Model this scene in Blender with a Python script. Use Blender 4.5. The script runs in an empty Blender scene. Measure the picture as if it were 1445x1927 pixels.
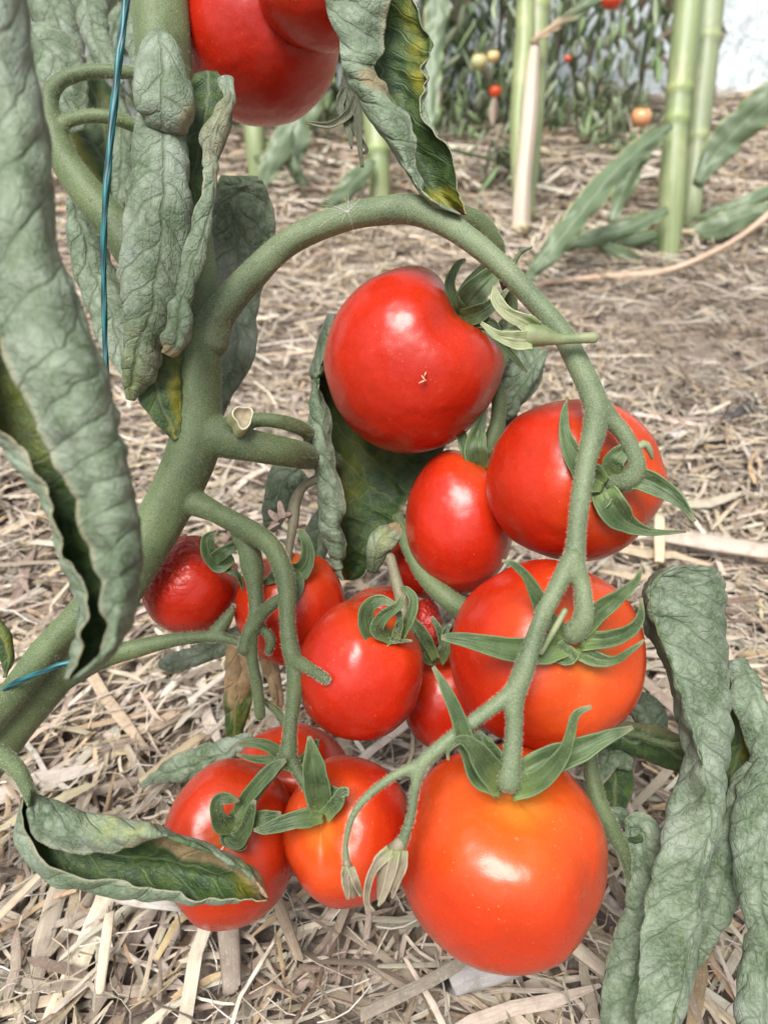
import bpy, math, random
import numpy as np
from mathutils import Vector, Matrix
rng = np.random.default_rng(7)
random.seed(7)
S = bpy.context.scene
COL = S.collection
F = 1450.0; CX = 722.5; CY = 963.5
H = 0.36; PITCH = math.radians(37)
cp, sp = math.cos(PITCH), math.sin(PITCH)
CAM = np.array([0.0, 0.0, H])
FWD = np.array([0, cp, -sp]); UP = np.array([0, sp, cp]); RIGHT = np.array([1.0, 0, 0])
def P(x, y, d):
    """world position of the point seen at photo pixel x, y and d metres deep"""
    return CAM + d * (FWD + RIGHT * ((x - CX) / F) - UP * ((y - CY) / F))
def gd(y):                       # depth of the ground at a pixel row
    return H / (sp + (y - CY) / F * cp)
def G(x, y):
    return P(x, y, gd(y))

# ---------------------------------------------------------------- object bookkeeping
def tag(o, label=None, cat=None, group=None, kind=None):
    if label: o['label'] = label
    if cat: o['category'] = cat
    if group: o['group'] = group
    if kind: o['kind'] = kind
    return o
ORG = {}
def empty(name, loc):
    o = bpy.data.objects.new(name, None); COL.objects.link(o)
    o.location = [float(v) for v in loc]; o.empty_display_size = .02
    ORG[o.name] = np.array(loc, float)
    return o
def org(o):
    return ORG[o.name] if o else np.zeros(3)
def mesh(name, V, Fc, mats, parent=None, smooth=True, midx=None, uv=None, attrs=None, origin=None):
    V = np.asarray(V, float)
    base = org(parent)
    o0 = base if (parent or origin is None) else np.array(origin, float)
    me = bpy.data.meshes.new(name)
    if isinstance(Fc, np.ndarray):
        n, k = Fc.shape
        me.vertices.add(len(V)); me.vertices.foreach_set('co', (V - o0).astype(np.float32).ravel())
        me.loops.add(n * k); me.loops.foreach_set('vertex_index', Fc.astype(np.int32).ravel())
        me.polygons.add(n); me.polygons.foreach_set('loop_start', np.arange(0, n * k, k, dtype=np.int32))
        me.polygons.foreach_set('loop_total', np.full(n, k, dtype=np.int32))
    else:
        me.from_pydata([tuple(v) for v in (V - o0)], [], Fc)
    me.update(calc_edges=True)
    if not isinstance(mats, (list, tuple)): mats = [mats]
    for m in mats: me.materials.append(m)
    if midx is not None: me.polygons.foreach_set('material_index', np.asarray(midx, dtype=np.int32))
    me.polygons.foreach_set('use_smooth', np.full(len(me.polygons), smooth))
    if uv is not None:
        l = me.uv_layers.new(name='UVMap')
        li = np.empty(len(me.loops), dtype=np.int32); me.loops.foreach_get('vertex_index', li)
        l.data.foreach_set('uv', np.asarray(uv, dtype=np.float32)[li].ravel())
    if attrs:
        for k2, a in attrs.items():
            a = np.asarray(a, dtype=np.float32)
            if a.ndim == 1:
                at = me.attributes.new(k2, 'FLOAT', 'POINT'); at.data.foreach_set('value', a)
            else:
                at = me.attributes.new(k2, 'FLOAT_COLOR', 'POINT')
                at.data.foreach_set('color', np.concatenate([a, np.ones((len(a), 1), np.float32)], 1).ravel())
    me.validate(clean_customdata=False)
    o = bpy.data.objects.new(name, me); COL.objects.link(o)
    if parent: o.parent = parent
    else: o.location = o0.tolist()
    ORG[o.name] = o0
    return o

# ---------------------------------------------------------------- numeric helpers
def cat(pts, n):
    """Catmull-Rom through pts (k, dim), n samples, roughly even in arc length"""
    pts = np.asarray(pts, float)
    if len(pts) == 2: pts = np.array([pts[0], (pts[0] + pts[1]) / 2, pts[1]])
    q = np.vstack([2 * pts[0] - pts[1], pts, 2 * pts[-1] - pts[-2]])
    k = len(pts) - 1
    t = np.linspace(0, k, n); i = np.clip(t.astype(int), 0, k - 1); f = (t - i)[:, None]
    a, b, c, d = q[i], q[i + 1], q[i + 2], q[i + 3]
    return .5 * (2 * b + (c - a) * f + (2 * a - 5 * b + 4 * c - d) * f ** 2 + (3 * b - a - 3 * c + d) * f ** 3)
def hsh(ix, iy, iz, s):
    v = (ix * 73856093) ^ (iy * 19349663) ^ (iz * 83492791) ^ (s * 2654435761)
    v = (v ^ (v >> 13)) * 1274126177
    v = v & 0x7fffffff
    return (v % 100003) / 50001.5 - 1
def noise3(p, s=0):
    p = np.asarray(p, float); i = np.floor(p).astype(np.int64); f = p - i
    f = f * f * (3 - 2 * f); r = 0
    for a in (0, 1):
        for b in (0, 1):
            for c in (0, 1):
                w = (f[..., 0] if a else 1 - f[..., 0]) * (f[..., 1] if b else 1 - f[..., 1]) * (f[..., 2] if c else 1 - f[..., 2])
                r = r + w * hsh(i[..., 0] + a, i[..., 1] + b, i[..., 2] + c, s)
    return r
def fbm(p, s=0, o=3):
    r = 0; a = 1.
    for k in range(o):
        r = r + a * noise3(np.asarray(p) * 2 ** k, s + k); a *= .5
    return r
def n2(x, y, s=0, o=2):
    x, y = np.broadcast_arrays(np.asarray(x, float), np.asarray(y, float))
    return fbm(np.stack([x, y, np.full(x.shape, s * 3.7)], -1), s, o)
def frames(c):
    T = np.gradient(c, axis=0); T /= np.linalg.norm(T, axis=1)[:, None] + 1e-12
    N = np.empty_like(T); r = np.array([.3, .2, 1.]); r = r - r @ T[0] * T[0]
    if np.linalg.norm(r) < .1: r = np.cross(T[0], [1, 0, 0])
    N[0] = r / np.linalg.norm(r)
    for k in range(1, len(T)):
        r = N[k - 1] - N[k - 1] @ T[k] * T[k]; N[k] = r / np.linalg.norm(r)
    return T, N, np.cross(T, N)
class MB:
    def __init__(s): s.V = []; s.F = []; s.n = 0; s.C = []; s.hair = []
    def add(s, V, Fc, c=None):
        V = np.asarray(V, float)
        s.V.append(V); s.F += [[i + s.n for i in f] for f in Fc]; s.n += len(V)
        s.C.append(np.tile(c if c is not None else (.5, .5, .5), (len(V), 1)) if c is None or np.ndim(c) == 1 else c)
        return s
    def tube(s, c, r, k=12, cap=True, bump=0.0, seed=1, col=None, flat=None):
        """closed rounded tube, centre line c (n,3), radii r (n,)"""
        c = np.asarray(c); r = np.asarray(r, float)
        if cap:                                  # hemispherical ends
            t0 = c[0] - c[1]; t0 /= np.linalg.norm(t0); t1 = c[-1] - c[-2]; t1 /= np.linalg.norm(t1)
            a = np.array([.99, .86, .5])
            c = np.vstack([c[0] + t0 * r[0] * a[:, None], c, c[-1] + t1 * r[-1] * a[::-1, None]])
            q = np.sqrt(1 - a ** 2); r = np.concatenate([r[0] * q, r, r[-1] * q[::-1]])
        T, N, B = frames(c); n = len(c)
        th = np.linspace(0, 2 * math.pi, k, endpoint=False)
        R = r[:, None] * np.ones(k)[None]
        D = np.cos(th)[None, :, None] * N[:, None] + np.sin(th)[None, :, None] * B[:, None]
        if bump:
            R = R * (1 + bump * n2(np.cos(th)[None] * 1.5 + np.zeros((n, 1)), np.linspace(0, n / 6, n)[:, None] + np.sin(th)[None], seed))
        V = c[:, None] + D * R[..., None]
        if flat is not None: pass
        Fc = [[i * k + j, i * k + (j + 1) % k, (i + 1) * k + (j + 1) % k, (i + 1) * k + j] for i in range(n - 1) for j in range(k)]
        Fc += [list(range(k))[::-1], [(n - 1) * k + j for j in range(k)]]
        s.add(V.reshape(-1, 3), Fc, col)
        s.hair.append((V.reshape(-1, 3), D.reshape(-1, 3), np.full(len(V.reshape(-1, 3)), k)))
        return s
    def px(s, pts, n=None, **kw):
        """pts: (x, y, depth, radius in px)"""
        w = [(*P(x, y, d), rr * d / F) for x, y, d, rr in pts]
        n = n or max(8, len(pts) * 7)
        q = cat(w, n)
        return s.tube(q[:, :3], np.maximum(q[:, 3], .0002), **kw)
    def build(s, name, mats, parent=None, **kw):
        return mesh(name, np.vstack(s.V), s.F, mats, parent, attrs={'tint': np.vstack(s.C)}, **kw)

# ---------------------------------------------------------------- materials
class NT:
    def __init__(s, name):
        s.m = bpy.data.materials.new(name); s.m.use_nodes = True
        s.t = s.m.node_tree; s.b = s.t.nodes['Principled BSDF']; s.out = s.t.nodes['Material Output']
    def n(s, typ, props=None, **inp):
        nd = s.t.nodes.new('ShaderNode' + typ)
        for k, v in (props or {}).items(): setattr(nd, k, v)
        for k, v in inp.items():
            key = k.replace('_', ' ')
            if key.isdigit(): key = int(key)
            s.set(nd.inputs[key], v)
        return nd
    def set(s, sock, v):
        if isinstance(v, bpy.types.NodeSocket): s.t.links.new(v, sock)
        elif isinstance(v, (tuple, list)) and len(v) == 3 and sock.type == 'RGBA': sock.default_value = (*v, 1)
        else: sock.default_value = v
    def math(s, op, a, b=0, c=None):
        nd = s.t.nodes.new('ShaderNodeMath'); nd.operation = op
        s.set(nd.inputs[0], a); s.set(nd.inputs[1], b)
        if c is not None: s.set(nd.inputs[2], c)
        return nd.outputs[0]
    def mix(s, f, a, b, mode='MIX'):
        nd = s.t.nodes.new('ShaderNodeMix'); nd.data_type = 'RGBA'; nd.blend_type = mode
        s.set(nd.inputs[0], f); s.set(nd.inputs[6], a); s.set(nd.inputs[7], b)
        return nd.outputs[2]
    def ramp(s, f, stops):
        nd = s.t.nodes.new('ShaderNodeValToRGB'); e = nd.color_ramp.elements
        while len(e) < len(stops): e.new(.5)
        for i, (p, c) in enumerate(stops):
            e[i].position = p; e[i].color = (*c, 1) if isinstance(c, tuple) else (c, c, c, 1)
        s.set(nd.inputs[0], f); return nd.outputs[0]
    def noise(s, scale, detail=3, vec=None, rough=.5, dist=0):
        nd = s.t.nodes.new('ShaderNodeTexNoise')
        nd.inputs['Scale'].default_value = scale; nd.inputs['Detail'].default_value = detail
        nd.inputs['Roughness'].default_value = rough; nd.inputs['Distortion'].default_value = dist
        if vec is not None: s.set(nd.inputs['Vector'], vec)
        return nd.outputs['Fac']
    def obj(s): return s.n('TexCoord').outputs['Object']
    def uv(s): return s.n('TexCoord').outputs['UV']
    def attr(s, name, fac=True):
        nd = s.n('Attribute', {'attribute_name': name}); return nd.outputs['Fac' if fac else 'Color']
    def map(s, vec, scale):
        nd = s.t.nodes.new('ShaderNodeMapping'); s.set(nd.inputs['Vector'], vec)
        nd.inputs['Scale'].default_value = scale; return nd.outputs[0]
    def bump(s, h, st=.5, dist=.001, prev=None):
        nd = s.n('Bump', Height=h, Strength=st, Distance=dist)
        if prev is not None: s.set(nd.inputs['Normal'], prev)
        return nd.outputs[0]
    def fin(s, col=None, rough=None, nrm=None, **kw):
        if col is not None: s.set(s.b.inputs['Base Color'], col)
        if rough is not None: s.set(s.b.inputs['Roughness'], rough)
        if nrm is not None: s.set(s.b.inputs['Normal'], nrm)
        for k, v in kw.items(): s.set(s.b.inputs[k.replace('_', ' ')], v)
        return s.m

def mat_leaf(name, under, dark=(.014, .030, .009)):
    """leaf skin; UV in metres: x across from the midrib, y along the leaf"""
    t = NT(name); uv = t.uv()
    sep = t.n('SeparateXYZ', Vector=uv); x, y = sep.outputs[0], sep.outputs[1]
    ax = t.math('ABSOLUTE', x)
    ph = t.math('DIVIDE', t.math('SUBTRACT', y, t.math('MULTIPLY', ax, .75)), .0105)
    sgn = t.math('MULTIPLY', t.math('GREATER_THAN', x, 0.0), .5)
    ph = t.math('ADD', ph, sgn)
    fr = t.math('ABSOLUTE', t.math('SUBTRACT', t.math('FRACT', ph), .5))          # 0 at vein
    lat = t.n('MapRange', {'interpolation_type': 'SMOOTHSTEP'}, Value=fr, From_Min=.0, From_Max=.09, To_Min=1., To_Max=0.).outputs[0]
    mid = t.n('MapRange', {'interpolation_type': 'SMOOTHSTEP'}, Value=ax, From_Min=.0002, From_Max=.0011, To_Min=1., To_Max=0.).outputs[0]
    vo = t.n('TexVoronoi', {'feature': 'DISTANCE_TO_EDGE'}, Vector=uv, Scale=290.).outputs['Distance']
    ret = t.n('MapRange', {'interpolation_type': 'SMOOTHSTEP'}, Value=vo, From_Min=.0, From_Max=.12, To_Min=1., To_Max=0.).outputs[0]
    vo2 = t.n('TexVoronoi', {'feature': 'DISTANCE_TO_EDGE'}, Vector=uv, Scale=800.).outputs['Distance']
    ret2 = t.n('MapRange', Value=vo2, From_Min=.0, From_Max=.15, To_Min=1., To_Max=0.).outputs[0]
    vein = t.math('MAXIMUM', t.math('MAXIMUM', lat, mid), t.math('MULTIPLY', ret, .38))
    nz = t.noise(90, 4, t.obj()); nf = t.noise(900, 3, t.obj())
    pig = t.n('SeparateColor', Color=t.attr('pig', False))
    dry, yel, edge = pig.outputs[0], pig.outputs[1], pig.outputs[2]
    if under:
        c = t.mix(t.ramp(nz, [(.35, 0.), (.65, 1.)]), (.055, .098, .038), (.185, .245, .155))
        c = t.mix(t.math('MULTIPLY', t.ramp(t.noise(34, 3, t.obj()), [(.5, 0.), (.7, 1.)]), .45), c, (.40, .45, .40))
        c = t.mix(t.math('MULTIPLY', t.ramp(t.noise(55, 5, t.obj(), .65), [(.48, 0.), (.66, 1.)]), .60), c, (.055, .105, .030))
        c = t.mix(t.math('MULTIPLY', t.ramp(t.n('TexVoronoi', {'feature': 'F1'}, Vector=uv, Scale=290.).outputs['Distance'], [(.1, 1.), (.5, 0.)]), .30), c, (.38, .43, .36))
        c = t.mix(t.math('MULTIPLY', t.ramp(nf, [(.35, 0.), (.75, 1.)]), .30), c, (.42, .46, .39))
        c = t.mix(t.math('MULTIPLY', vein, .42), c, (.075, .115, .055))
        c = t.mix(t.math('MULTIPLY', edge, .5), c, (.38, .37, .25))
        yc = (.34, .36, .09)
    else:
        c = t.mix(nz, dark, tuple(v * 3.2 for v in dark))
        c = t.mix(t.math('MULTIPLY', t.ramp(t.noise(260, 2, t.obj()), [(.42, 0.), (.60, 1.)]), .55), c, (.075, .125, .022))
        c = t.mix(t.math('MULTIPLY', t.math('MAXIMUM', mid, t.math('MULTIPLY', lat, .45)), .5), c, (.16, .20, .09))
        c = t.mix(t.math('MULTIPLY', edge, .4), c, (.16, .18, .09))
        yc = (.26, .24, .015)
    c = t.mix(t.math('MULTIPLY', yel, t.ramp(t.noise(170, 3, t.obj()), [(.35, .25), (.6, 1.)])), c, yc)
    dc = t.mix(t.noise(240, 4, t.obj()), (.10, .065, .035), (.52, .37, .19))
    c = t.mix(dry, c, dc)
    h = t.math('SUBTRACT', t.math('MULTIPLY', nf, .35), t.math('ADD', t.math('MULTIPLY', vein, .9), t.math('MULTIPLY', ret2, .25)))
    nr = t.bump(h, .65 if under else .5, .0007)
    t.fin(c, t.math('ADD', .62 if under else .48, t.math('MULTIPLY', nf, .2)), nr, Sheen_Weight=.06 if under else .02, Sheen_Roughness=.4)
    # thin leaf: lets some light through
    tr = t.n('BsdfTranslucent', Color=t.mix(.5, c, (.16, .26, .04)))
    mx = t.n('MixShader', Fac=.16); t.t.links.new(t.b.outputs[0], mx.inputs[1]); t.t.links.new(tr.outputs[0], mx.inputs[2])
    t.t.links.new(mx.outputs[0], t.out.inputs[0])
    return t.m
M_UNDER = mat_leaf('leaf_underside', True)
M_UPPER = mat_leaf('leaf_upper', False)

def mat_stem(name, c1, c2, spk=(.36, .40, .27)):
    t = NT(name); o = t.obj()
    c = t.mix(t.ramp(t.noise(45, 3, o), [(.35, 0.), (.65, 1.)]), c1, c2)
    c = t.mix(t.math('MULTIPLY', t.ramp(t.noise(3000, 2, o, .7), [(.46, 0.), (.66, 1.)]), .42), c, spk)
    c = t.mix(t.math('MULTIPLY', t.ramp(t.noise(2200, 2, o, .7), [(.50, 0.), (.66, 1.)]), .35), c, tuple(v * .45 for v in c1))
    c = t.mix(t.math('MULTIPLY', t.ramp(t.noise(600, 3, o), [(.62, 0.), (.72, 1.)]), .4), c, tuple(v * .4 for v in c1))
    h = t.noise(1500, 3, o)
    return t.fin(c, .62, t.bump(h, .5, .0003), Sheen_Weight=.12, Sheen_Roughness=.35, Sheen_Tint=(.8, .85, .65))
M_STEM = mat_stem('vine_skin', (.042, .070, .020), (.100, .142, .052), (.29, .34, .22))
M_STEML = mat_stem('truss_skin', (.062, .096, .038), (.132, .176, .082), (.34, .38, .28))
M_PALE = mat_stem('pale_stalk_skin', (.24, .27, .11), (.36, .36, .17), (.5, .5, .35))
def mat_sepal(name, c1, c2):
    t = NT(name); o = t.obj(); q = t.n('SeparateColor', Color=t.attr('tint', False)); s_, l_ = q.outputs[0], q.outputs[1]
    c = t.mix(t.ramp(t.noise(120, 3, o), [(.35, 0.), (.65, 1.)]), c1, c2)
    lines = t.math('SINE', t.math('ADD', t.math('MULTIPLY', s_, 19.), t.math('MULTIPLY', t.noise(160, 2, o), 3.)))
    c = t.mix(t.math('MULTIPLY', t.ramp(lines, [(.45, 0.), (1., 1.)]), .14), c, tuple(v * 1.5 for v in c2))
    c = t.mix(t.math('MULTIPLY', t.ramp(s_, [(.82, 0.), (.98, 1.)]), .55), c, tuple(min(1, v * 2.0 + .03) for v in c2))
    c = t.mix(t.math('MULTIPLY', t.ramp(l_, [(.0, 1.), (.22, 0.)]), .45), c, (.22, .30, .08))
    c = t.mix(t.math('MULTIPLY', t.ramp(l_, [(.86, 0.), (1., 1.)]), .6), c, (.30, .26, .16))
    return t.fin(c, .55, t.bump(t.math('ADD', t.math('MULTIPLY', lines, .25), t.noise(1500, 3, o)), .5, .0003), Sheen_Weight=.08, Sheen_Roughness=.35)
M_SEPAL = mat_sepal('sepal_skin', (.030, .058, .018), (.072, .112, .040))
M_SEPALP = mat_sepal('pale_sepal_skin', (.12, .16, .065), (.24, .26, .14))
M_WITHER = mat_sepal('withered_skin', (.09, .07, .04), (.24, .205, .14))
M_HAIR = NT('stem_hair').fin((.50, .53, .38), .7)

def mat_tomato(name, wrinkle=0.0):
    t = NT(name); o = t.obj()
    body = t.n('ObjectInfo').outputs['Color']
    th = t.attr('th')                            # 0 at the stalk, 1 at the blossom end
    nz = t.noise(45, 3, o)
    f = t.math('ADD', th, t.math('MULTIPLY', t.math('SUBTRACT', nz, .5), .22))
    sh = t.n('MapRange', {'interpolation_type': 'SMOOTHSTEP'}, Value=f, From_Min=.05, From_Max=.42, To_Min=1., To_Max=0.).outputs[0]
    c = t.mix(t.math('MULTIPLY', sh, t.attr('shoulder')), body, (.64, .125, .008))
    ring = t.n('MapRange', {'interpolation_type': 'SMOOTHSTEP'}, Value=th, From_Min=.03, From_Max=.13, To_Min=1., To_Max=0.).outputs[0]
    c = t.mix(t.math('MULTIPLY', ring, t.math('MULTIPLY', t.attr('shoulder'), .8)), c, (.48, .24, .02))
    # vertical paler streaks and pale pin-point flecks of the skin
    sp_ = t.n('TexVoronoi', {'feature': 'F1'}, Vector=o, Scale=520.).outputs['Distance']
    fl = t.math('MULTIPLY', t.ramp(sp_, [(.0, 1.), (.15, 0.)]), t.ramp(t.noise(120, 2, o), [(.42, 0.), (.6, 1.)]))
    c = t.mix(t.math('MULTIPLY', fl, .55), c, (.85, .42, .16))
    c = t.mix(t.math('MULTIPLY', t.ramp(t.noise(3000, 2, o), [(.4, 0.), (.8, 1.)]), .12), c, (.85, .25, .10))
    c = t.mix(t.math('MULTIPLY', t.ramp(t.noise(28, 2, o), [(.35, 0.), (.7, 1.)]), .25), c, (.72, .035, .006))
    if wrinkle: c = t.mix(t.math('MULTIPLY', t.math('MULTIPLY', t.attr('wr'), .3), t.ramp(t.noise(70, 4, o), [(.35, 0.), (.65, 1.)])), c, (.36, .012, .012))
    sp2 = t.n('TexVoronoi', {'feature': 'F1'}, Vector=t.map(o, (1, 1.3, 1)), Scale=120.).outputs['Distance']
    spot = t.math('MULTIPLY', t.ramp(t.math('ADD', sp2, t.math('MULTIPLY', t.noise(700, 2, o), .12)), [(.10, 1.), (.17, 0.)]), t.ramp(t.noise(60, 2, o), [(.52, 0.), (.60, 1.)]))
    c = t.mix(t.math('MULTIPLY', spot, .35), c, (.66, .30, .20))
    h = t.math('ADD', t.noise(1800, 2, o), t.math('ADD', t.math('MULTIPLY', spot, .8), t.math('MULTIPLY', t.noise(60, 2, o), 1.2)))
    nr = t.bump(t.noise(38, 3, o), .35, .008, t.bump(h, .07, .0006))
    if wrinkle:
        nr = t.bump(t.math('MULTIPLY', t.attr('wr'), t.noise(150, 3, t.map(o, (1, 1, 3.)), dist=.8)), .8, .0030, nr)
    return t.fin(c, t.math('ADD', .20, t.math('ADD', t.math('MULTIPLY', spot, .2), t.math('MULTIPLY', t.noise(120, 4, o, .65), .16))), nr, Coat_Weight=.14, Coat_Roughness=.30,
                 Subsurface_Weight=.10, Subsurface_Radius=(.006, .0012, .0006), Subsurface_Scale=1., Specular_IOR_Level=.34)
M_TOM = mat_tomato('tomato_skin'); M_TOMW = mat_tomato('wrinkled_tomato_skin', 1)

def mat_straw(name='straw'):
    t = NT(name); uv = t.uv()
    tint = t.attr('tint', False)
    fib = t.noise(1., 3, t.map(uv, (90, 2600, 1)), .6)
    c = t.mix(t.math('MULTIPLY', t.ramp(fib, [(.3, 0.), (.75, 1.)]), .6), tint, t.mix(1., tint, (.36, .32, .30), 'MULTIPLY'))
    c = t.mix(t.math('MULTIPLY', t.ramp(t.noise(140, 4, t.obj()), [(.5, 0.), (.75, 1.)]), .5), c, t.mix(1., tint, (.34, .29, .25), 'MULTIPLY'))
    c = t.mix(t.math('MULTIPLY', t.ramp(t.noise(900, 3, t.obj()), [(.55, 0.), (.8, 1.)]), .35), c, (.62, .57, .5))
    return t.fin(c, .62, t.bump(fib, .6, .0005))
M_STRAW = mat_straw()
def mat_soil():
    t = NT('soil'); o = t.obj()
    c = t.ramp(t.noise(60, 6, o, .7), [(.3, (.08, .062, .05)), (.5, (.24, .19, .155)), (.7, (.44, .37, .30))])
    d = t.ramp(t.noise(9, 3, o), [(.4, 0.), (.62, 1.)])
    c2 = t.ramp(t.noise(160, 4, t.map(o, (1, .25, 1)), .7), [(.3, (.08, .055, .04)), (.55, (.30, .235, .17)), (.7, (.5, .42, .34))])
    c = t.mix(d, c, c2)
    h = t.noise(140, 8, o, .75)
    return t.fin(c, .9, t.bump(h, 1., .006))
M_SOIL = mat_soil()
def mat_film():
    t = NT('plastic_film'); o = t.obj()
    c = t.mix(t.noise(7, 4, o, .6, 1.), (.60, .69, .71), (.84, .89, .90))
    h = t.noise(4, 4, t.map(o, (2.4, 2.4, .8)), .6, 1.5)
    nr = t.bump(h, .8, .05)
    t.fin(c, .28, nr)
    tr = t.n('BsdfTranslucent', Color=(.93, .96, .96)); mx = t.n('MixShader', Fac=.3)
    t.t.links.new(t.b.outputs[0], mx.inputs[1]); t.t.links.new(tr.outputs[0], mx.inputs[2]); t.t.links.new(mx.outputs[0], t.out.inputs[0])
    return t.m
M_FILM = mat_film()
def mat_cane(name, c1, c2):
    t = NT(name); uv = t.uv()
    s_ = t.noise(1., 3, t.map(uv, (900, 14, 1)), .6)
    c = t.mix(t.ramp(s_, [(.3, 0.), (.7, 1.)]), c1, c2)
    c = t.mix(t.math('MULTIPLY', t.ramp(t.noise(30, 3, t.obj()), [(.5, 0.), (.8, 1.)]), .5), c, (.42, .40, .22))
    c = t.mix(1., c, t.mix(1., t.attr('tint', False), (2., 2., 2.), 'MULTIPLY'), 'MULTIPLY')
    return t.fin(c, .45, t.bump(s_, .3, .0006))
M_CANE = mat_cane('green_cane', (.15, .20, .085), (.27, .32, .16))
M_SHEATH = mat_cane('dry_sheath', (.38, .30, .235), (.52, .45, .37))
def mat_blade():
    t = NT('blade'); uv = t.uv()
    x = t.n('SeparateXYZ', Vector=uv).outputs[0]; ax = t.math('ABSOLUTE', x)
    s_ = t.noise(1., 2, t.map(uv, (1800, 6, 1)), .5)
    c = t.mix(s_, (.065, .105, .05), (.15, .20, .115))
    c = t.mix(t.n('MapRange', Value=ax, From_Min=.0004, From_Max=.0014, To_Min=.5, To_Max=0.).outputs[0], c, (.26, .32, .20))
    pig = t.n('SeparateColor', Color=t.attr('pig', False))
    c = t.mix(t.math('MULTIPLY', pig.outputs[2], .5), c, (.28, .33, .1))
    c = t.mix(pig.outputs[0], c, (.5, .36, .24))
    return t.fin(c, .45, t.bump(s_, .3, .0005))
M_BLADE = mat_blade()
def mat_bgleaf():
    t = NT('far_foliage')
    c = t.mix(t.noise(60, 3, t.obj()), (.6, .6, .6), (1., 1., 1.))
    c = t.mix(1., t.attr('tint', False), c, 'MULTIPLY')
    return t.fin(c, .6)
M_BG = mat_bgleaf()
def mat_plain(name, c, rough=.6, var=.3, scale=200):
    t = NT(name); n = t.noise(scale, 3, t.obj())
    return t.fin(t.mix(n, tuple(v * (1 - var) for v in c), tuple(min(1, v * (1 + var)) for v in c)), rough)
def mat_twine():
    t = NT('twine'); w = t.n('TexWave', {'bands_direction': 'DIAGONAL'}, Vector=t.map(t.uv(), (40, 45, 1)), Scale=1., Distortion=1.5, Detail=2.)
    f = w.outputs['Fac']
    c = t.mix(f, (.002, .042, .050), (.010, .125, .138))
    return t.fin(c, .4, t.bump(f, .5, .0004))
M_TWINE = mat_twine()

# ---------------------------------------------------------------- sheet (leaf) builder
def shell(name, parent, PV, X, Y, U, Vv, mats, thick, pig, flip=False, rib=True):
    """PV (nv,nu,3) grid -> thin closed two-sided sheet. X,Y metres across/along. U in -1..1"""
    nv, nu = U.shape
    dU = np.gradient(PV, axis=1); dV = np.gradient(PV, axis=0)
    N = np.cross(dU, dV); N /= np.linalg.norm(N, axis=2)[..., None] + 1e-12
    if flip: N = -N
    A = (PV + N * thick / 2).reshape(-1, 3); B = (PV - N * thick / 2).reshape(-1, 3); n = nv * nu
    i = np.arange(nv - 1)[:, None] * nu + np.arange(nu - 1)[None]
    q = np.stack([i, i + 1, i + 1 + nu, i + nu], -1).reshape(-1, 4)
    fr = q if not flip else q[:, ::-1]; bk = q[:, ::-1] + n if not flip else q + n
    lo = np.concatenate([np.arange(nu), np.arange(1, nv) * nu + nu - 1, (nv - 1) * nu + np.arange(nu - 2, -1, -1), np.arange(nv - 2, 0, -1) * nu])
    l2 = np.roll(lo, -1)
    rim = np.stack([lo, lo + n, l2 + n, l2], -1)
    if flip: rim = rim[:, ::-1]
    Fc = np.vstack([fr, bk, rim]); mi = np.concatenate([np.zeros(len(fr)), np.ones(len(bk)), np.zeros(len(rim))])
    uv = np.stack([X, Y], -1).reshape(-1, 2); uv = np.vstack([uv, uv])
    pg = np.vstack([pig.reshape(-1, 3)] * 2)
    return mesh(name, np.vstack([A, B]), Fc, mats, parent, midx=mi, uv=uv, attrs={'pig': pg})

def relief(X, Y, U, seed, amp):
    """quilted surface between the side veins"""
    sgn = (X > 0) * .5
    ph = (Y - np.abs(X) * .75) / .0105 + sgn
    fr = np.abs((ph % 1) - .5)
    q = np.clip(fr / .36, 0, 1); q = q * q * (3 - 2 * q)
    m = np.clip(np.abs(X) / .0022, 0, 1); m = m * m * (3 - 2 * m)
    cell = n2(X * 300, Y * 300, seed) * .7
    return .75 * amp * (q * m - .55 + cell * .6) + .0012 * n2(X * 75, Y * 75, seed + 21, 3) * np.clip(m + .3, 0, 1)

def pigs(U, V, dry=(), yellow=(), seed=0, tip=0., rimdry=.25):
    nz = n2(U * 3 + 5, V * 9, seed + 5, 3)
    d = np.clip((V - (1 - tip) + nz * .04) / .05, 0, 1) if tip else np.zeros_like(U)
    au = np.abs(U)
    d = np.maximum(d, np.clip((au - .95 + nz * .05) / .05, 0, 1) * rimdry)
    for (u, v, ru, rv, s) in dry:
        g = 1 - np.sqrt(((U - u) / ru) ** 2 + ((V - v) / rv) ** 2) + nz * .35
        d = np.maximum(d, np.clip(g * 3, 0, 1) * s)
    y = np.zeros_like(U)
    for (u, v, ru, rv, s) in yellow:
        g = 1 - np.sqrt(((U - u) / ru) ** 2 + ((V - v) / rv) ** 2) + nz * .35
        y = np.maximum(y, np.clip(g * 1.6, 0, 1) * s)
    e = np.clip((au - .93) / .06, 0, 1)
    return np.stack([d, y, e], -1)

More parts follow.
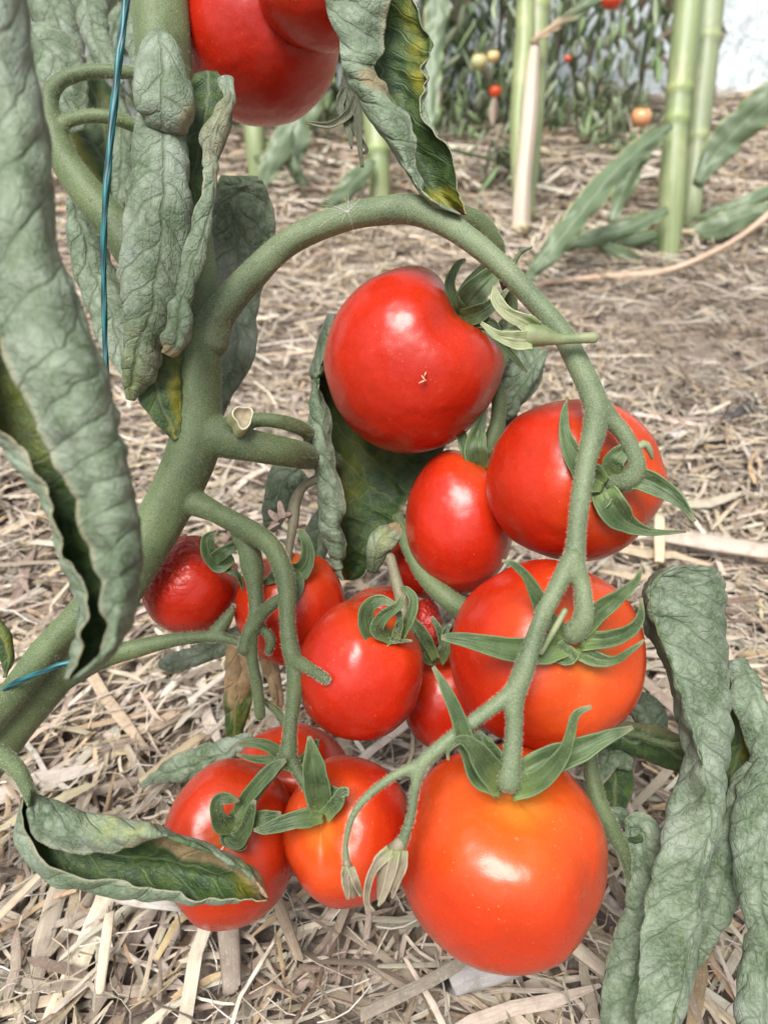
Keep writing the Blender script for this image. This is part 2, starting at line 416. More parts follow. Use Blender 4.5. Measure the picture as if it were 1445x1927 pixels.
def leaf(name, parent, pts, a=60, phi=0, flip=False, amp=.0006, wave=.0012, mats=None, thick=.00035, seed=1,
         spiral=0., flat=.62, dens=1., serr=.02, step=.0009, nu=None, **pg):
    """rolled/curved sheet: pts rows (x, y, depth, half width px); a, phi = curl half-angle and turn of
    the midrib away from the viewer (numbers, pairs or lists along the leaf)"""
    pts = np.array(pts, float)
    C = np.array([P(x, y, d) for x, y, d, w in pts]); W = pts[:, 3] * pts[:, 2] / F
    L = np.linalg.norm(np.diff(C, axis=0), axis=1).sum()
    nv = int(max(14, min(220, L / step)))
    q = cat(np.hstack([C, W[:, None]]), nv); C, W = q[:, :3], np.maximum(q[:, 3], .0001)
    def prof(v):
        v = np.atleast_1d(np.array(v, float))
        return np.interp(np.linspace(0, 1, nv), np.linspace(0, 1, len(v)), v) if len(v) > 1 else np.full(nv, v[0])
    if isinstance(a, tuple): aL, aR = map(prof, a)
    else: aL = aR = prof(a)
    aL, aR, ph = np.radians(aL), np.radians(aR), np.radians(prof(phi))
    T = np.gradient(C, axis=0); T /= np.linalg.norm(T, axis=1)[:, None]
    Vw = CAM - C; N = Vw - (Vw * T).sum(1)[:, None] * T; N /= np.linalg.norm(N, axis=1)[:, None]
    B = np.cross(N, T)
    am = np.minimum(np.maximum(aL, aR), math.pi / 2)
    r = W / np.sin(np.maximum(am, .05)); k = np.cos(am)
    if nu is None: nu = int(max(9, min(110, 2 * (r * np.maximum(aL, aR)).max() / step)))
    s = np.linspace(-1, 1, nu)[None] * np.ones((nv, 1))
    ang = ph[:, None] + np.where(s < 0, s * aL[:, None], s * aR[:, None])
    t = np.linspace(0, 1, nv)[:, None] * np.ones((1, nu))
    rr = r[:, None] * (1 - spiral * np.abs(s)) * (1 + serr * n2(t * 14, s * 1.5, seed))
    fl_ = 1 - (1 - flat) * np.clip((np.maximum(aL, aR) - .9) / .6, 0, 1)[:, None, None]
    D = N[:, None] * np.cos(ang)[..., None] * fl_ + B[:, None] * np.sin(ang)[..., None]
    D0 = N[:, None] * np.cos(ph)[:, None, None] + B[:, None] * np.sin(ph)[:, None, None]
    X = s * np.where(s < 0, aL[:, None], aR[:, None]) * r[:, None]
    Y = t * L
    X = X + .0011 * n2(X * 190, Y * 190, seed + 3); Y = Y + .0016 * n2(X * 170 + 9, Y * 170, seed + 4)
    rel = relief(X, Y, s, seed, amp)
    fade = np.clip(np.minimum(t, 1 - t) * 14, 0, 1)
    ew = wave * (np.abs(s) ** 3) * n2(Y * 90 + s * 2, s * .8, seed + 8) + wave * .5 * n2(X * 60, Y * 60, seed + 9)
    edge_in = serr * 1.2 * r[:, None] * (np.abs(s) ** 6) * n2(Y * 160, np.sign(s) * 4., seed + 11)
    PV = C[:, None] + (rr - k[:, None] * r[:, None])[..., None] * D0 * 0 + rr[..., None] * D - (k * r)[:, None, None] * D0 \
        + (rel + ew)[..., None] * fade[..., None] * D
    tang = -N[:, None] * np.sin(ang)[..., None] + B[:, None] * np.cos(ang)[..., None]
    PV = PV - tang * (edge_in * np.sign(s))[..., None]
    mats = mats or ([M_UPPER, M_UNDER] if flip else [M_UNDER, M_UPPER])
    # N.B. dU x dV points away from the viewer for phi 0, so turn it
    return shell(name, parent, PV, X, Y, s, t, mats, thick, pigs(s, t, seed=seed, **pg), flip=True)

def loft(name, parent, rows, flip=False, amp=.0006, wave=.0007, mid=None, seed=1, thick=.00035, step=.0009, mats=None, **pg):
    """sheet through explicit rows of (x, y, depth)"""
    R = np.array([[P(*p) for p in r] for r in rows]); nr, nc = R.shape[:2]
    Ls = np.linalg.norm(np.diff(R, axis=0), axis=2).sum(0).max(); Wd = np.linalg.norm(np.diff(R, axis=1), axis=2).sum(1).max()
    nv = int(min(200, max(16, Ls / step))); nu = int(min(150, max(14, Wd / step)))
    g = np.stack([cat(R[:, j], nv) for j in range(nc)], 1)
    g = np.stack([cat(g[i], nu) for i in range(nv)], 0)
    seg = np.linalg.norm(np.diff(g, axis=1), axis=2); X = np.concatenate([np.zeros((nv, 1)), seg.cumsum(1)], 1)
    m = mid if mid is not None else .5
    mi = int(m * (nu - 1)); X = X - X[:, mi:mi + 1]
    t = np.linspace(0, 1, nv)[:, None] * np.ones((1, nu)); s = np.linspace(-1, 1, nu)[None] * np.ones((nv, 1))
    Y = t * Ls
    X = X + .0011 * n2(X * 190, Y * 190, seed + 3); Y = Y + .0016 * n2(X * 170 + 9, Y * 170, seed + 4)
    dU = np.gradient(g, axis=1); dV = np.gradient(g, axis=0)
    N = np.cross(dU, dV); N /= np.linalg.norm(N, axis=2)[..., None] + 1e-12
    if flip: N = -N
    fade = np.clip(np.minimum(t, 1 - t) * 14, 0, 1)
    g = g + N * ((relief(X, Y, s, seed, amp) + wave * n2(X * 60, Y * 60, seed + 9) + 1.5 * wave * np.abs(s) ** 3 * n2(Y * 130, s, seed + 2)) * fade)[..., None]
    return shell(name, parent, g, X, Y, s, t, mats or [M_UNDER, M_UPPER], thick, pigs(s, t, seed=seed, **pg), flip=flip)

def sepals(name, parent, lists, mat, a=38, flip=False):
    """all sepals of one calyx as one mesh: each list (x, y, depth, half width px)"""
    mb = MB()
    for j, pts in enumerate(lists):
        pts = np.array(pts, float)
        C = np.array([P(x, y, d) for x, y, d, w in pts]); W = pts[:, 3] * pts[:, 2] / F
        nv, nu = 34, 17
        q = cat(np.hstack([C, W[:, None]]), nv); C, W = q[:, :3], np.maximum(q[:, 3], .00012)
        T = np.gradient(C, axis=0); T /= np.linalg.norm(T, axis=1)[:, None] + 1e-12
        Vw = CAM - C; N = Vw - (Vw * T).sum(1)[:, None] * T; N /= np.linalg.norm(N, axis=1)[:, None] + 1e-12
        B = np.cross(N, T)
        s = np.linspace(-1, 1, nu)[None, :, None]
        ww = (W * (1 + .10 * n2(np.linspace(0, 5, nv), np.full(nv, j * 3.3), j)))[:, None, None]
        sg = -1 if not flip else 1
        t = np.linspace(0, 1, nv)[:, None, None]
        gro = .09 * np.exp(-(s / .16) ** 2) + .05 * np.exp(-((np.abs(s) - .5) / .12) ** 2)
        cup = (.42 * np.abs(s) ** 1.4 if not flip else -.55 * np.abs(s) ** 1.8)
        g = C[:, None] + B[:, None] * s * ww * (1 - .06 * (1 + n2(t * 9 + j * 2, np.sign(s) * 3., j + 5)) * np.abs(s) ** 4) + N[:, None] * (cup + gro) * ww
        g = g + N[:, None] * (n2(t * 5 + j, s * 1.4, j + 3) * .22) * ww
        th = .0004
        Ng = np.cross(np.gradient(g, axis=1), np.gradient(g, axis=0)); Ng /= np.linalg.norm(Ng, axis=2)[..., None] + 1e-12
        A = (g - Ng * th / 2).reshape(-1, 3); Bk = (g + Ng * th / 2).reshape(-1, 3); n = nv * nu
        i = (np.arange(nv - 1)[:, None] * nu + np.arange(nu - 1)[None]).ravel()
        fr = np.stack([i, i + nu, i + 1 + nu, i + 1], -1); bk = np.stack([i, i + 1, i + 1 + nu, i + nu], -1) + n
        lo = np.concatenate([np.arange(nu), np.arange(1, nv) * nu + nu - 1, (nv - 1) * nu + np.arange(nu - 2, -1, -1), np.arange(nv - 2, 0, -1) * nu])
        l2 = np.roll(lo, -1); rim = np.stack([lo, l2, l2 + n, lo + n], -1)
        tc = np.stack([np.broadcast_to(np.abs(s[..., 0]), (nv, nu)), np.broadcast_to(t[..., 0], (nv, nu)), np.zeros((nv, nu))], -1).reshape(-1, 3)
        mb.add(np.vstack([A, Bk]), np.vstack([fr, bk, rim]).tolist(), np.vstack([tc, tc]))
        mb.hair.append((A, -Ng.reshape(-1, 3), np.full(n, nu)))
    return mb

def hairs(mb, parent, density=1.0, length=.0008, name='stem_hairs', cap=16000):
    """short hairs standing on a stem, one mesh"""
    Vs = np.vstack([h[0] for h in mb.hair]); Ds = np.vstack([h[1] for h in mb.hair])
    Ks = np.concatenate([h[2] for h in mb.hair]).astype(int)
    n = int(min(cap, len(Vs) * 12 * density)); M = len(Vs) - 1
    i = rng.integers(0, len(Vs), n); f = rng.random((n, 1)); g = rng.random((n, 1))
    def pick(j):
        j = np.minimum(j, M); return np.where(np.linalg.norm(Vs[i] - Vs[j], axis=1) < .007, j, i)
    a1, b1, c1_ = pick(i + 1), pick(i + Ks[i]), pick(i + Ks[i] + 1)
    mixp = lambda A: (1 - f) * (1 - g) * A[i] + f * (1 - g) * A[a1] + (1 - f) * g * A[b1] + f * g * A[c1_]
    p = mixp(Vs); d = mixp(Ds) + rng.normal(0, .35, (n, 3))
    d /= np.linalg.norm(d, axis=1)[:, None] + 1e-9
    L = length * rng.uniform(.5, 1.3, (n, 1)); w = .000022
    a = np.cross(d, rng.normal(0, 1, (n, 3))); a /= np.linalg.norm(a, axis=1)[:, None] + 1e-9; b = np.cross(d, a)
    V = np.stack([p + a * w, p - .5 * a * w + .87 * b * w, p - .5 * a * w - .87 * b * w, p + d * L], 1).reshape(-1, 3)
    k = np.arange(n)[:, None] * 4
    Fc = np.concatenate([k + [0, 1, 3], k + [1, 2, 3], k + [2, 0, 3]])
    o = mesh(name, V, Fc, M_HAIR, parent, smooth=False)
    o['kind'] = 'stuff'
    return o

def fuse(o, vox=.0006, it=5):
    m = o.modifiers.new('fuse', 'REMESH'); m.mode = 'VOXEL'; m.voxel_size = vox; m.use_smooth_shade = True
    s_ = o.modifiers.new('soften', 'SMOOTH'); s_.factor = .6; s_.iterations = it
    return o
exec_sections = True

# ================================================================ GROUND
def build_ground():
    xs = np.concatenate([np.linspace(-60, -1.6, 14)[:-1], np.linspace(-1.6, 2., 260), np.linspace(2., 60, 14)[1:]])
    ys = np.concatenate([np.linspace(-60, -.3, 12)[:-1], np.linspace(-.3, 3.2, 260), np.linspace(3.2, 120, 16)[1:]])
    X, Y = np.meshgrid(xs, ys)
    Z = ground_z(X, Y)
    nx = len(xs); i = (np.arange(len(ys) - 1)[:, None] * nx + np.arange(nx - 1)[None]).ravel()
    o = mesh('ground', np.stack([X, Y, Z], -1).reshape(-1, 3), np.stack([i, i + 1, i + 1 + nx, i + nx], -1), M_SOIL)
    tag(o, kind='structure')
BARE = [(*G(1330, 660)[:2], .12, .14), (*G(1400, 560)[:2], .16, .12), (*G(1290, 740)[:2], .07, .09)]
def bare(X, Y):
    b = np.zeros_like(X)
    for x, y, rx, ry in BARE: b = np.maximum(b, np.exp(-((X - x) / rx) ** 2 - ((Y - y) / ry) ** 2))
    return b
def ground_z(X, Y):
    near = np.exp(-((X / 3) ** 2 + ((Y - 1) / 3) ** 2) ** 2)
    z = .010 * n2(X * 7, Y * 7, 3) + .005 * n2(X * 30, Y * 30, 4, 3)
    z = z + bare(X, Y) * (.008 * n2(X * 45, Y * 45, 6, 3) + .004)
    return z * near - .008
build_ground()

def build_straw():
    reg = [  # x0,x1,y0,y1,count,len range,width range, pile
        (-.72, .75, -.1, .72, 11000, (.02, .085), (.0016, .0046), .016),
        (-.72, .75, -.1, .72, 15000, (.008, .055), (.0007, .0026), .020),
        (-.60, .62, .0, .52, 760, (.04, .12), (.0045, .0090), .022),
        (-1.5, 1.4, .70, 1.35, 16500, (.02, .09), (.0014, .0046), .018),
        (-2.2, 2.0, 1.30, 2.6, 17500, (.03, .14), (.003, .008), .024)]
    out = []
    pal = np.array([(.52, .455, .375), (.66, .595, .50), (.62, .52, .38), (.41, .345, .28), (.76, .71, .63), (.31, .24, .18), (.56, .43, .27), (.17, .12, .09)])
    pw = np.array([.20, .20, .17, .10, .13, .08, .07, .05])
    AV, AF, AU, AC = [], [], [], []; base = 0
    for (x0, x1, y0, y1, n, lr, wr, pile) in reg:
        x = rng.uniform(x0, x1, n); y = rng.uniform(y0, y1, n)
        keep = rng.random(n) > bare(x, y) * .5 + (n2(x * 9, y * 9, 21) > .42) * .35
        x, y = x[keep], y[keep]; n = len(x)
        Ln = rng.uniform(0, 1, n) ** 1.5 * (lr[1] - lr[0]) + lr[0]; Wd = rng.uniform(0, 1, n) ** 1.3 * (wr[1] - wr[0]) + wr[0]
        Wd = np.minimum(Wd, Ln * .3)
        an = n2(x * 6, y * 6, 31) * 1.6 + rng.normal(0, .75, n)
        cr = rng.random(n) < .22; an[cr] = rng.uniform(0, math.pi, cr.sum())
        tilt = rng.normal(0, .10, n); up = rng.random(n) < .05; tilt[up] = rng.normal(0, .38, up.sum())
        z = ground_z(x, y) + rng.random(n) ** 1.3 * pile + .002
        bend = rng.normal(0, .12, n); roll = rng.normal(0, .5, n)
        S5 = 5; t = np.linspace(-.5, .5, S5)
        dx, dy = np.cos(an), np.sin(an)
        off = (bend * Ln)[:, None] * (t ** 2 * 4 - .5)[None] * .35
        kink = rng.normal(0, .02, (n, S5)) * Ln[:, None]
        lon = t[None] * Ln[:, None]
        cxs = x[:, None] + dx[:, None] * lon - dy[:, None] * (off + kink)
        cys = y[:, None] + dy[:, None] * lon + dx[:, None] * (off + kink)
        czs = z[:, None] + np.tan(tilt)[:, None] * lon - np.abs(off) * .3 + rng.normal(0, .0006, (n, S5))
        czs = np.maximum(czs, ground_z(cxs, cys) + .0008)
        K = 6; th = np.linspace(0, 2 * math.pi, K, endpoint=False)
        ap = np.ones((n, S5)); ap[:, 0] = rng.uniform(.45, 1, n); ap[:, -1] = rng.uniform(.25, 1, n)
        fl = rng.uniform(.12, .55, n)
        a_ = np.cos(th)[None, None] * (Wd / 2)[:, None, None] * ap[..., None]
        b_ = np.sin(th)[None, None] * (Wd / 2 * fl)[:, None, None] * ap[..., None]
        # open-reed trough: sag the middle of the flat side
        b_ = b_ - (np.sin(th) > .5)[None, None] * (Wd * fl * .25)[:, None, None]
        cr_, sr_ = np.cos(roll)[:, None, None], np.sin(roll)[:, None, None]
        sa = a_ * cr_ - b_ * sr_; sb = a_ * sr_ + b_ * cr_
        jag = np.zeros((n, S5, K)); jag[:, 0] = rng.normal(0, .5, (n, K)) * Wd[:, None]; jag[:, -1] = rng.normal(0, .6, (n, K)) * Wd[:, None]
        VX = cxs[..., None] - dy[:, None, None] * sa + dx[:, None, None] * jag
        VY = cys[..., None] + dx[:, None, None] * sa + dy[:, None, None] * jag
        VZ = czs[..., None] + sb
        V = np.stack([VX, VY, VZ], -1).reshape(-1, 3)
        q = []
        for i in range(S5 - 1):
            for j in range(K):
                q.append([i * K + j, i * K + (j + 1) % K, (i + 1) * K + (j + 1) % K, (i + 1) * K + j])
        q += [[3, 2, 1, 0], [5, 4, 3, 0], [(S5 - 1) * K + k for k in (0, 1, 2, 3)], [(S5 - 1) * K + k for k in (0, 3, 4, 5)]]
        q = np.array(q); Fq = (q[None] + (np.arange(n) * S5 * K)[:, None, None]).reshape(-1, 4) + base
        col = pal[rng.choice(len(pal), n, p=pw)] * rng.uniform(.62, 1.10, (n, 1)) * (1 + rng.normal(0, .03, (n, 3)))
        near_tone = np.clip((.42 - y) / .25 + n2(x * 5, y * 5, 44) * .4, 0, 1)[:, None]      # straw slightly darker and browner towards the near edge, broken by noise
        col = col * (1 - 0.12 * near_tone) * (1 - near_tone * np.array([0, .01, .03])) 
        col = col * np.array([1.03, 1., .95]) * (1 - .35 * bare(x, y))[:, None]
        rnd = rng.uniform(0, 50, (n, 1, 1))
        U = np.stack([np.broadcast_to((np.cos(th) * .5)[None, None] * Wd[:, None, None], VX.shape) + rnd, lon[..., None] + 0 * VX + rnd], -1).reshape(-1, 2)[:, ::-1]
        AV.append(V); AF.append(Fq); AU.append(U); AC.append(np.repeat(np.clip(col, .02, .85), S5 * K, 0)); base += len(V)
    o = mesh('straw_mulch', np.vstack(AV), np.vstack(AF), M_STRAW, smooth=False, uv=np.vstack(AU), attrs={'tint': np.vstack(AC)})
    tag(o, 'pale dry chopped straw covering the soil under all the plants', 'straw mulch', kind='stuff')
    # hair-fine fibres and crumbs between the straws
    n = 9000; x = rng.uniform(-.5, .6, n); y = rng.uniform(0, 1.0, n); an = rng.uniform(0, math.pi, n); Ln = rng.uniform(.006, .035, n)
    S4 = 5; t = np.linspace(-.5, .5, S4); cv = rng.normal(0, .6, n)
    hx = np.cos(an)[:, None] * t * Ln[:, None] - np.sin(an)[:, None] * (t ** 2 * cv[:, None] * Ln[:, None])
    hy = np.sin(an)[:, None] * t * Ln[:, None] + np.cos(an)[:, None] * (t ** 2 * cv[:, None] * Ln[:, None])
    hz = ground_z(x, y)[:, None] + .012 + rng.uniform(0, .012, n)[:, None] + rng.normal(0, .0012, (n, S4))
    C = np.stack([x[:, None] + hx, y[:, None] + hy, hz], -1)
    w = rng.uniform(.00012, .0004, n)[:, None, None]
    sd = np.stack([-np.sin(an), np.cos(an), np.zeros(n)], -1)[:, None] * w
    V = np.stack([C - sd, C + sd, C + np.array([0, 0, 1.]) * w * 1.5], 2).reshape(-1, 3)
    q = np.array([[i * 3 + j, i * 3 + (j + 1) % 3, (i + 1) * 3 + (j + 1) % 3, (i + 1) * 3 + j] for i in range(S4 - 1) for j in range(3)])
    Fq = (q[None] + (np.arange(n) * S4 * 3)[:, None, None]).reshape(-1, 4)
    col = np.repeat(pal[rng.choice(len(pal), n, p=pw)] * rng.uniform(.6, 1.2, (n, 1)), S4 * 3, 0)
    o = mesh('straw_fibres', V, Fq, M_STRAW, smooth=False, uv=V[:, :2], attrs={'tint': col})
    tag(o, 'hair fine loose fibres scattered over the straw', 'straw mulch', kind='stuff')
build_straw()

def clods():
    n = 5200; x = rng.uniform(-.2, 1.2, n); y = rng.uniform(.45, 1.5, n)
    k = rng.random(n) < bare(x, y) * 1.1 + .05; x, y = x[k], y[k]; n = len(x)
    base = np.array([(1, 0, 0), (-1, 0, 0), (0, 1, 0), (0, -1, 0), (0, 0, 1), (0, 0, -1), (.6, .6, .6), (-.6, .6, .6), (.6, -.6, .6), (-.6, -.6, .6)], float)
    Fb = np.array([(6, 0, 2), (6, 2, 4), (6, 4, 0), (7, 2, 1), (7, 4, 2), (7, 1, 4), (8, 3, 0), (8, 4, 3), (8, 0, 4), (9, 1, 3), (9, 4, 1), (9, 3, 4), (5, 2, 0), (5, 1, 2), (5, 3, 1), (5, 0, 3)])
    r = .0012 + .0075 * rng.random(n) ** 3.5
    V = base[None] * r[:, None, None] * rng.uniform(.55, 1.25, (n, 10, 1)) * rng.uniform(.7, 1.2, (n, 1, 3)) * [1, 1, .8]
    V = V + np.stack([x, y, ground_z(x, y) + r * .4 + rng.random(n) * .006], -1)[:, None]
    F_ = (Fb[None] + (np.arange(n) * 10)[:, None, None]).reshape(-1, 3)
    o = mesh('soil_crumbs', V.reshape(-1, 3), F_, M_SOIL, smooth=True)
    tag(o, 'dark brown crumbly soil clods showing through the straw at the right', 'soil', kind='stuff')
clods()
# a few pieces one can point at
def single_straw(x0, y0, x1, y1, w, col, lift, label, cat_, bow=.0, name='straw_piece', group=None):
    a, b = G(x0, y0), G(x1, y1); a[2] += lift; b[2] += lift * .9
    t = np.linspace(0, 1, 9)[:, None]; c = a + (b - a) * t; c[:, 2] += bow * np.sin(t[:, 0] * math.pi)
    mb = MB(); k = 10; T, N, B = frames(c); th = np.linspace(0, 2 * math.pi, k, endpoint=False)
    W = w * (1 - .35 * np.abs(t[:, 0] - .4))
    V = c[:, None] + (np.cross(T, [0, 0, 1.])[:, None] * np.cos(th)[None, :, None] * W[:, None, None]) + np.array([0, 0, 1.]) * (np.sin(th) * .4)[None, :, None] * W[:, None, None]
    V[0] += rng.normal(0, w * .5, (k, 1)) * T[0]; V[-1] += rng.normal(0, w * .6, (k, 1)) * T[-1]
    n = len(c)
    Fc = [[i * k + j, i * k + (j + 1) % k, (i + 1) * k + (j + 1) % k, (i + 1) * k + j] for i in range(n - 1) for j in range(k)] + [list(range(k))[::-1], [(n - 1) * k + j for j in range(k)]]
    L = np.linalg.norm(b - a)
    uv = np.stack([np.repeat(t[:, 0] * L, k), np.tile(np.cos(th) * w, n)], -1)
    o = mesh(name, V.reshape(-1, 3), Fc, M_STRAW, uv=uv, attrs={'tint': np.tile(col, (n * k, 1))}, origin=a)
    return tag(o, label, cat_, group)
single_straw(437, 1725, 448, 1900, .0048, (.30, .25, .20), .022, 'flat brown reed strip lying end on below the lower left tomato', 'straw')
single_straw(520, 1715, 570, 1850, .0026, (.30, .23, .16), .024, 'thin brown straw slanting down right of the flat reed strip', 'straw')
single_straw(232, 1775, 213, 1915, .0024, (.66, .58, .44), .028, 'pale yellow split straw standing out near the bottom left edge', 'straw')
single_straw(-5, 1832, 140, 1665, .0020, (.60, .50, .36), .030, 'long tan straw slanting up towards the curled leaf at bottom left', 'straw')
single_straw(285, 1540, 395, 1440, .0032, (.62, .49, .30), .030, 'golden straw poking out behind the lower left tomato', 'straw')
single_straw(372, 1385, 452, 1312, .0020, (.70, .64, .54), .030, 'pale straw slanting up against the brown dead leaf', 'straw')
single_straw(840, 1890, 1040, 1820, .0060, (.36, .34, .33), .020, 'wide grey weathered straw below the big orange tomato', 'straw')
single_straw(1040, 1812, 1130, 1882, .0034, (.44, .37, .28), .026, 'brown straw crossing down to the right under the big orange tomato', 'straw')
single_straw(245, 1742, 345, 1752, .0032, (.50, .47, .42), .026, 'short white papery straw left of the flat reed strip', 'straw')
single_straw(1252, 846, 1338, 816, .0046, (.78, .76, .74), .014, 'short white stick on the bare soil at the right', 'stick', name='stick')
single_straw(1345, 812, 1400, 790, .0080, (.055, .05, .05), .014, 'small black charred piece on the soil beside the white stick', 'charred wood', name='charred_stick')
single_straw(1240, 1035, 1500, 1075, .0090, (.60, .50, .42), .014, 'thick pale dry stalk lying on the straw at the right edge', 'stalk', name='dry_stalk')
single_straw(1232, 1000, 1232, 1085, .0042, (.72, .60, .40), .016, 'pale yellow upright straw above the curled leaf at the right', 'straw')
mb = MB()
mb.px([(985, 540, gd(540) - .02, 3), (1060, 528, gd(528) - .03, 5), (1160, 520, gd(520) - .035, 6), (1250, 510, gd(510) - .05, 6), (1330, 480, gd(490) - .07, 6), (1400, 440, gd(465) - .07, 5), (1480, 375, gd(440) - .07, 8)], n=50, bump=.15)
o = mesh('dry_vine', np.vstack(mb.V), mb.F, mat_plain('dry_vine_skin', (.50, .36, .26), .7, .25, 60)); tag(o, 'long pinkish brown dry vine arching over the straw at the right', 'dry vine')

# ================================================================ MAIN TOMATO PLANT
plant = empty('tomato_plant', G(-40, 1500)); tag(plant, 'fuzzy green tomato vine with curled grey green leaves holding red tomatoes in front', 'tomato plant')
m = MB()
DM = .285
m.px([(300, -120, .30, 54), (300, 0, .30, 53), (318, 200, .297, 48), (345, 400, .29, 46), (372, 560, .287, 43), (376, 660, .286, 42), (374, 760, .286, 43), (364, 850, .286, 47),
      (326, 930, .286, 46), (270, 1030, .285, 45), (198, 1150, .285, 42), (108, 1260, .287, 41), (30, 1350, .29, 44), (-60, 1470, .295, 44), (-150, 1600, .31, 44)], n=90, k=24, bump=.085)
m.px([(180, 1130, .277, 30), (100, 1210, .275, 28), (30, 1300, .275, 28), (-60, 1400, .28, 28)], n=24, k=16, bump=.085)
# upper left side branch, its loop and the second loop
m.px([(345, 600, .29, 40), (290, 530, .288, 38), (232, 445, .285, 36), (175, 375, .284, 32), (125, 305, .284, 28), (98, 240, .284, 24), (92, 205, .284, 20)], n=40, k=18, bump=.085)
m.px([(95, 225, .284, 20), (95, 180, .284, 17), (118, 150, .283, 15), (165, 136, .283, 14), (215, 134, .283, 13), (262, 140, .286, 12)], n=36, k=14, bump=.085)
m.px([(115, 262, .285, 14), (120, 235, .284, 13), (150, 221, .283, 13), (200, 220, .283, 13), (262, 240, .288, 13), (290, 262, .292, 12)], n=32, k=14, bump=.085)
# right side branch with leaf petiole above it, and low leaf petiole
m.px([(385, 810, .286, 40), (430, 828, .284, 35), (490, 842, .283, 29), (548, 852, .290, 27), (590, 860, .312, 24), (625, 866, .322, 18)], n=36, k=18, bump=.085)
m.px([(445, 800, .285, 16), (485, 790, .286, 14), (530, 794, .289, 14), (570, 808, .298, 14), (592, 825, .313, 12)], n=26, k=14, bump=.085)
m.px([(120, 1275, .287, 26), (185, 1240, .286, 22), (250, 1222, .287, 18), (330, 1204, .29, 13), (395, 1198, .292, 11), (440, 1206, .29, 9), (462, 1218, .288, 8)], n=40, k=12, bump=.08)
m.px([(395, 1200, .292, 10), (412, 1185, .293, 15), (432, 1158, .294, 10), (440, 1140, .295, 3)], n=14, k=10)
for x, y in ((98, 205), (262, 138)):
    pass
m.px([(330, 930, .286, 34), (372, 948, .284, 25), (415, 968, .281, 19)], n=14, k=14)
m.px([(440, 805, .283, 26), (450, 796, .278, 20), (456, 790, .2755, 13)], n=12, k=14)
stem = m.build('main_stem', M_STEM, plant); fuse(stem, .0007, 6)
hairs(m, stem, .9, .0009, cap=30000)
# the cut end of a removed shoot
c = MB(); ctr = P(457, 785, .2705)
ax = CAM - ctr; ax /= np.linalg.norm(ax); ax = ax + RIGHT * .25 + UP * .35; ax /= np.linalg.norm(ax)
e1 = np.cross(ax, UP); e1 /= np.linalg.norm(e1); e2 = np.cross(ax, e1)
def ring(rad, h, k=40):
    th = np.linspace(0, 2 * math.pi, k, endpoint=False)
    rr = rad * (1 + .16 * np.cos(3 * th + 1.4) + .05 * np.cos(5 * th)) * .0036
    return ctr + (np.cos(th) * rr)[:, None] * e1 * .95 + (np.sin(th) * rr)[:, None] * e2 * 1.15 + ax * h
prof = [(1.15, -.006), (1.08, -.001), (1.03, .0007), (.96, .0009), (.88, .0006), (.78, -.0005), (.35, -.0013), (.04, -.0012)]
V = np.vstack([ring(a_, b_) for a_, b_ in prof]); k = 40
Fc = [[i * k + j, i * k + (j + 1) % k, (i + 1) * k + (j + 1) % k, (i + 1) * k + j] for i in range(len(prof) - 1) for j in range(k)]
mi = [0 if i < 2 else (1 if i < 4 else 2) for i in range(len(prof) - 1) for j in range(k)]
cut = mesh('cut_stub', V, Fc, [M_PALE, mat_plain('cut_rim', (.62, .64, .47), .55, .12, 900), mat_plain('cut_pith', (.40, .33, .22), .8, .4, 700)], plant, midx=mi)
cut['label'] = 'pale cut end where a shoot was taken off'

# upper truss: the big arch
m = MB()
AR = [(390, 640, .286, 42), (405, 600, .284, 36), (430, 570, .282, 29), (475, 518, .278, 27), (545, 455, .273, 26), (640, 412, .268, 25), (720, 396, .263, 26), (785, 398, .259, 28), (845, 425, .255, 24),
      (920, 480, .251, 21), (990, 550, .248, 20), (1055, 625, .243, 21), (1090, 690, .240, 22), (1118, 755, .236, 23), (1120, 800, .233, 22), (1103, 870, .230, 19), (1090, 950, .227, 18), (1083, 1020, .2245, 18), (1078, 1075, .2225, 23)]
m.px(AR, n=140, k=18, bump=.07)
m.px([(1115, 740, .237, 19), (1145, 785, .238, 18), (1172, 815, .238, 16), (1190, 850, .238, 16), (1196, 882, .239, 19), (1180, 905, .241, 20), (1150, 908, .245, 20)], n=30, k=14, bump=.06)
m.px([(1078, 1050, .2225, 20), (1092, 1090, .2215, 16), (1098, 1130, .221, 17), (1097, 1165, .2215, 19), (1080, 1190, .2235, 22)], n=22, k=14, bump=.06)
m.px([(1072, 1060, .2225, 20), (1045, 1110, .221, 17), (1020, 1160, .219, 16), (998, 1220, .217, 18), (982, 1270, .2155, 20), (968, 1312, .2145, 20), (967, 1370, .2135, 16), (963, 1420, .2125, 18), (957, 1470, .2125, 22)], n=50, k=14, bump=.085)
m.px([(968, 1300, .2145, 17), (925, 1332, .2135, 14), (860, 1380, .2125, 13), (800, 1430, .212, 14), (785, 1455, .212, 14)], n=30, k=12, bump=.085)
m.px([(795, 1440, .212, 12), (745, 1458, .2115, 9), (690, 1500, .2115, 8), (662, 1540, .2115, 7), (650, 1590, .2115, 6), (652, 1625, .2115, 8)], n=30, k=10, bump=.12)
m.px([(788, 1450, .212, 12), (780, 1490, .2115, 9), (772, 1540, .211, 9), (755, 1590, .211, 11)], n=20, k=10, bump=.08)
truss = m.build('fruit_truss', M_STEML, plant); fuse(truss, .00055, 4); truss['label'] = 'upper truss stalk arching over and forking down to the right hand tomatoes'
hairs(m, truss, 1., .0007, cap=22000)
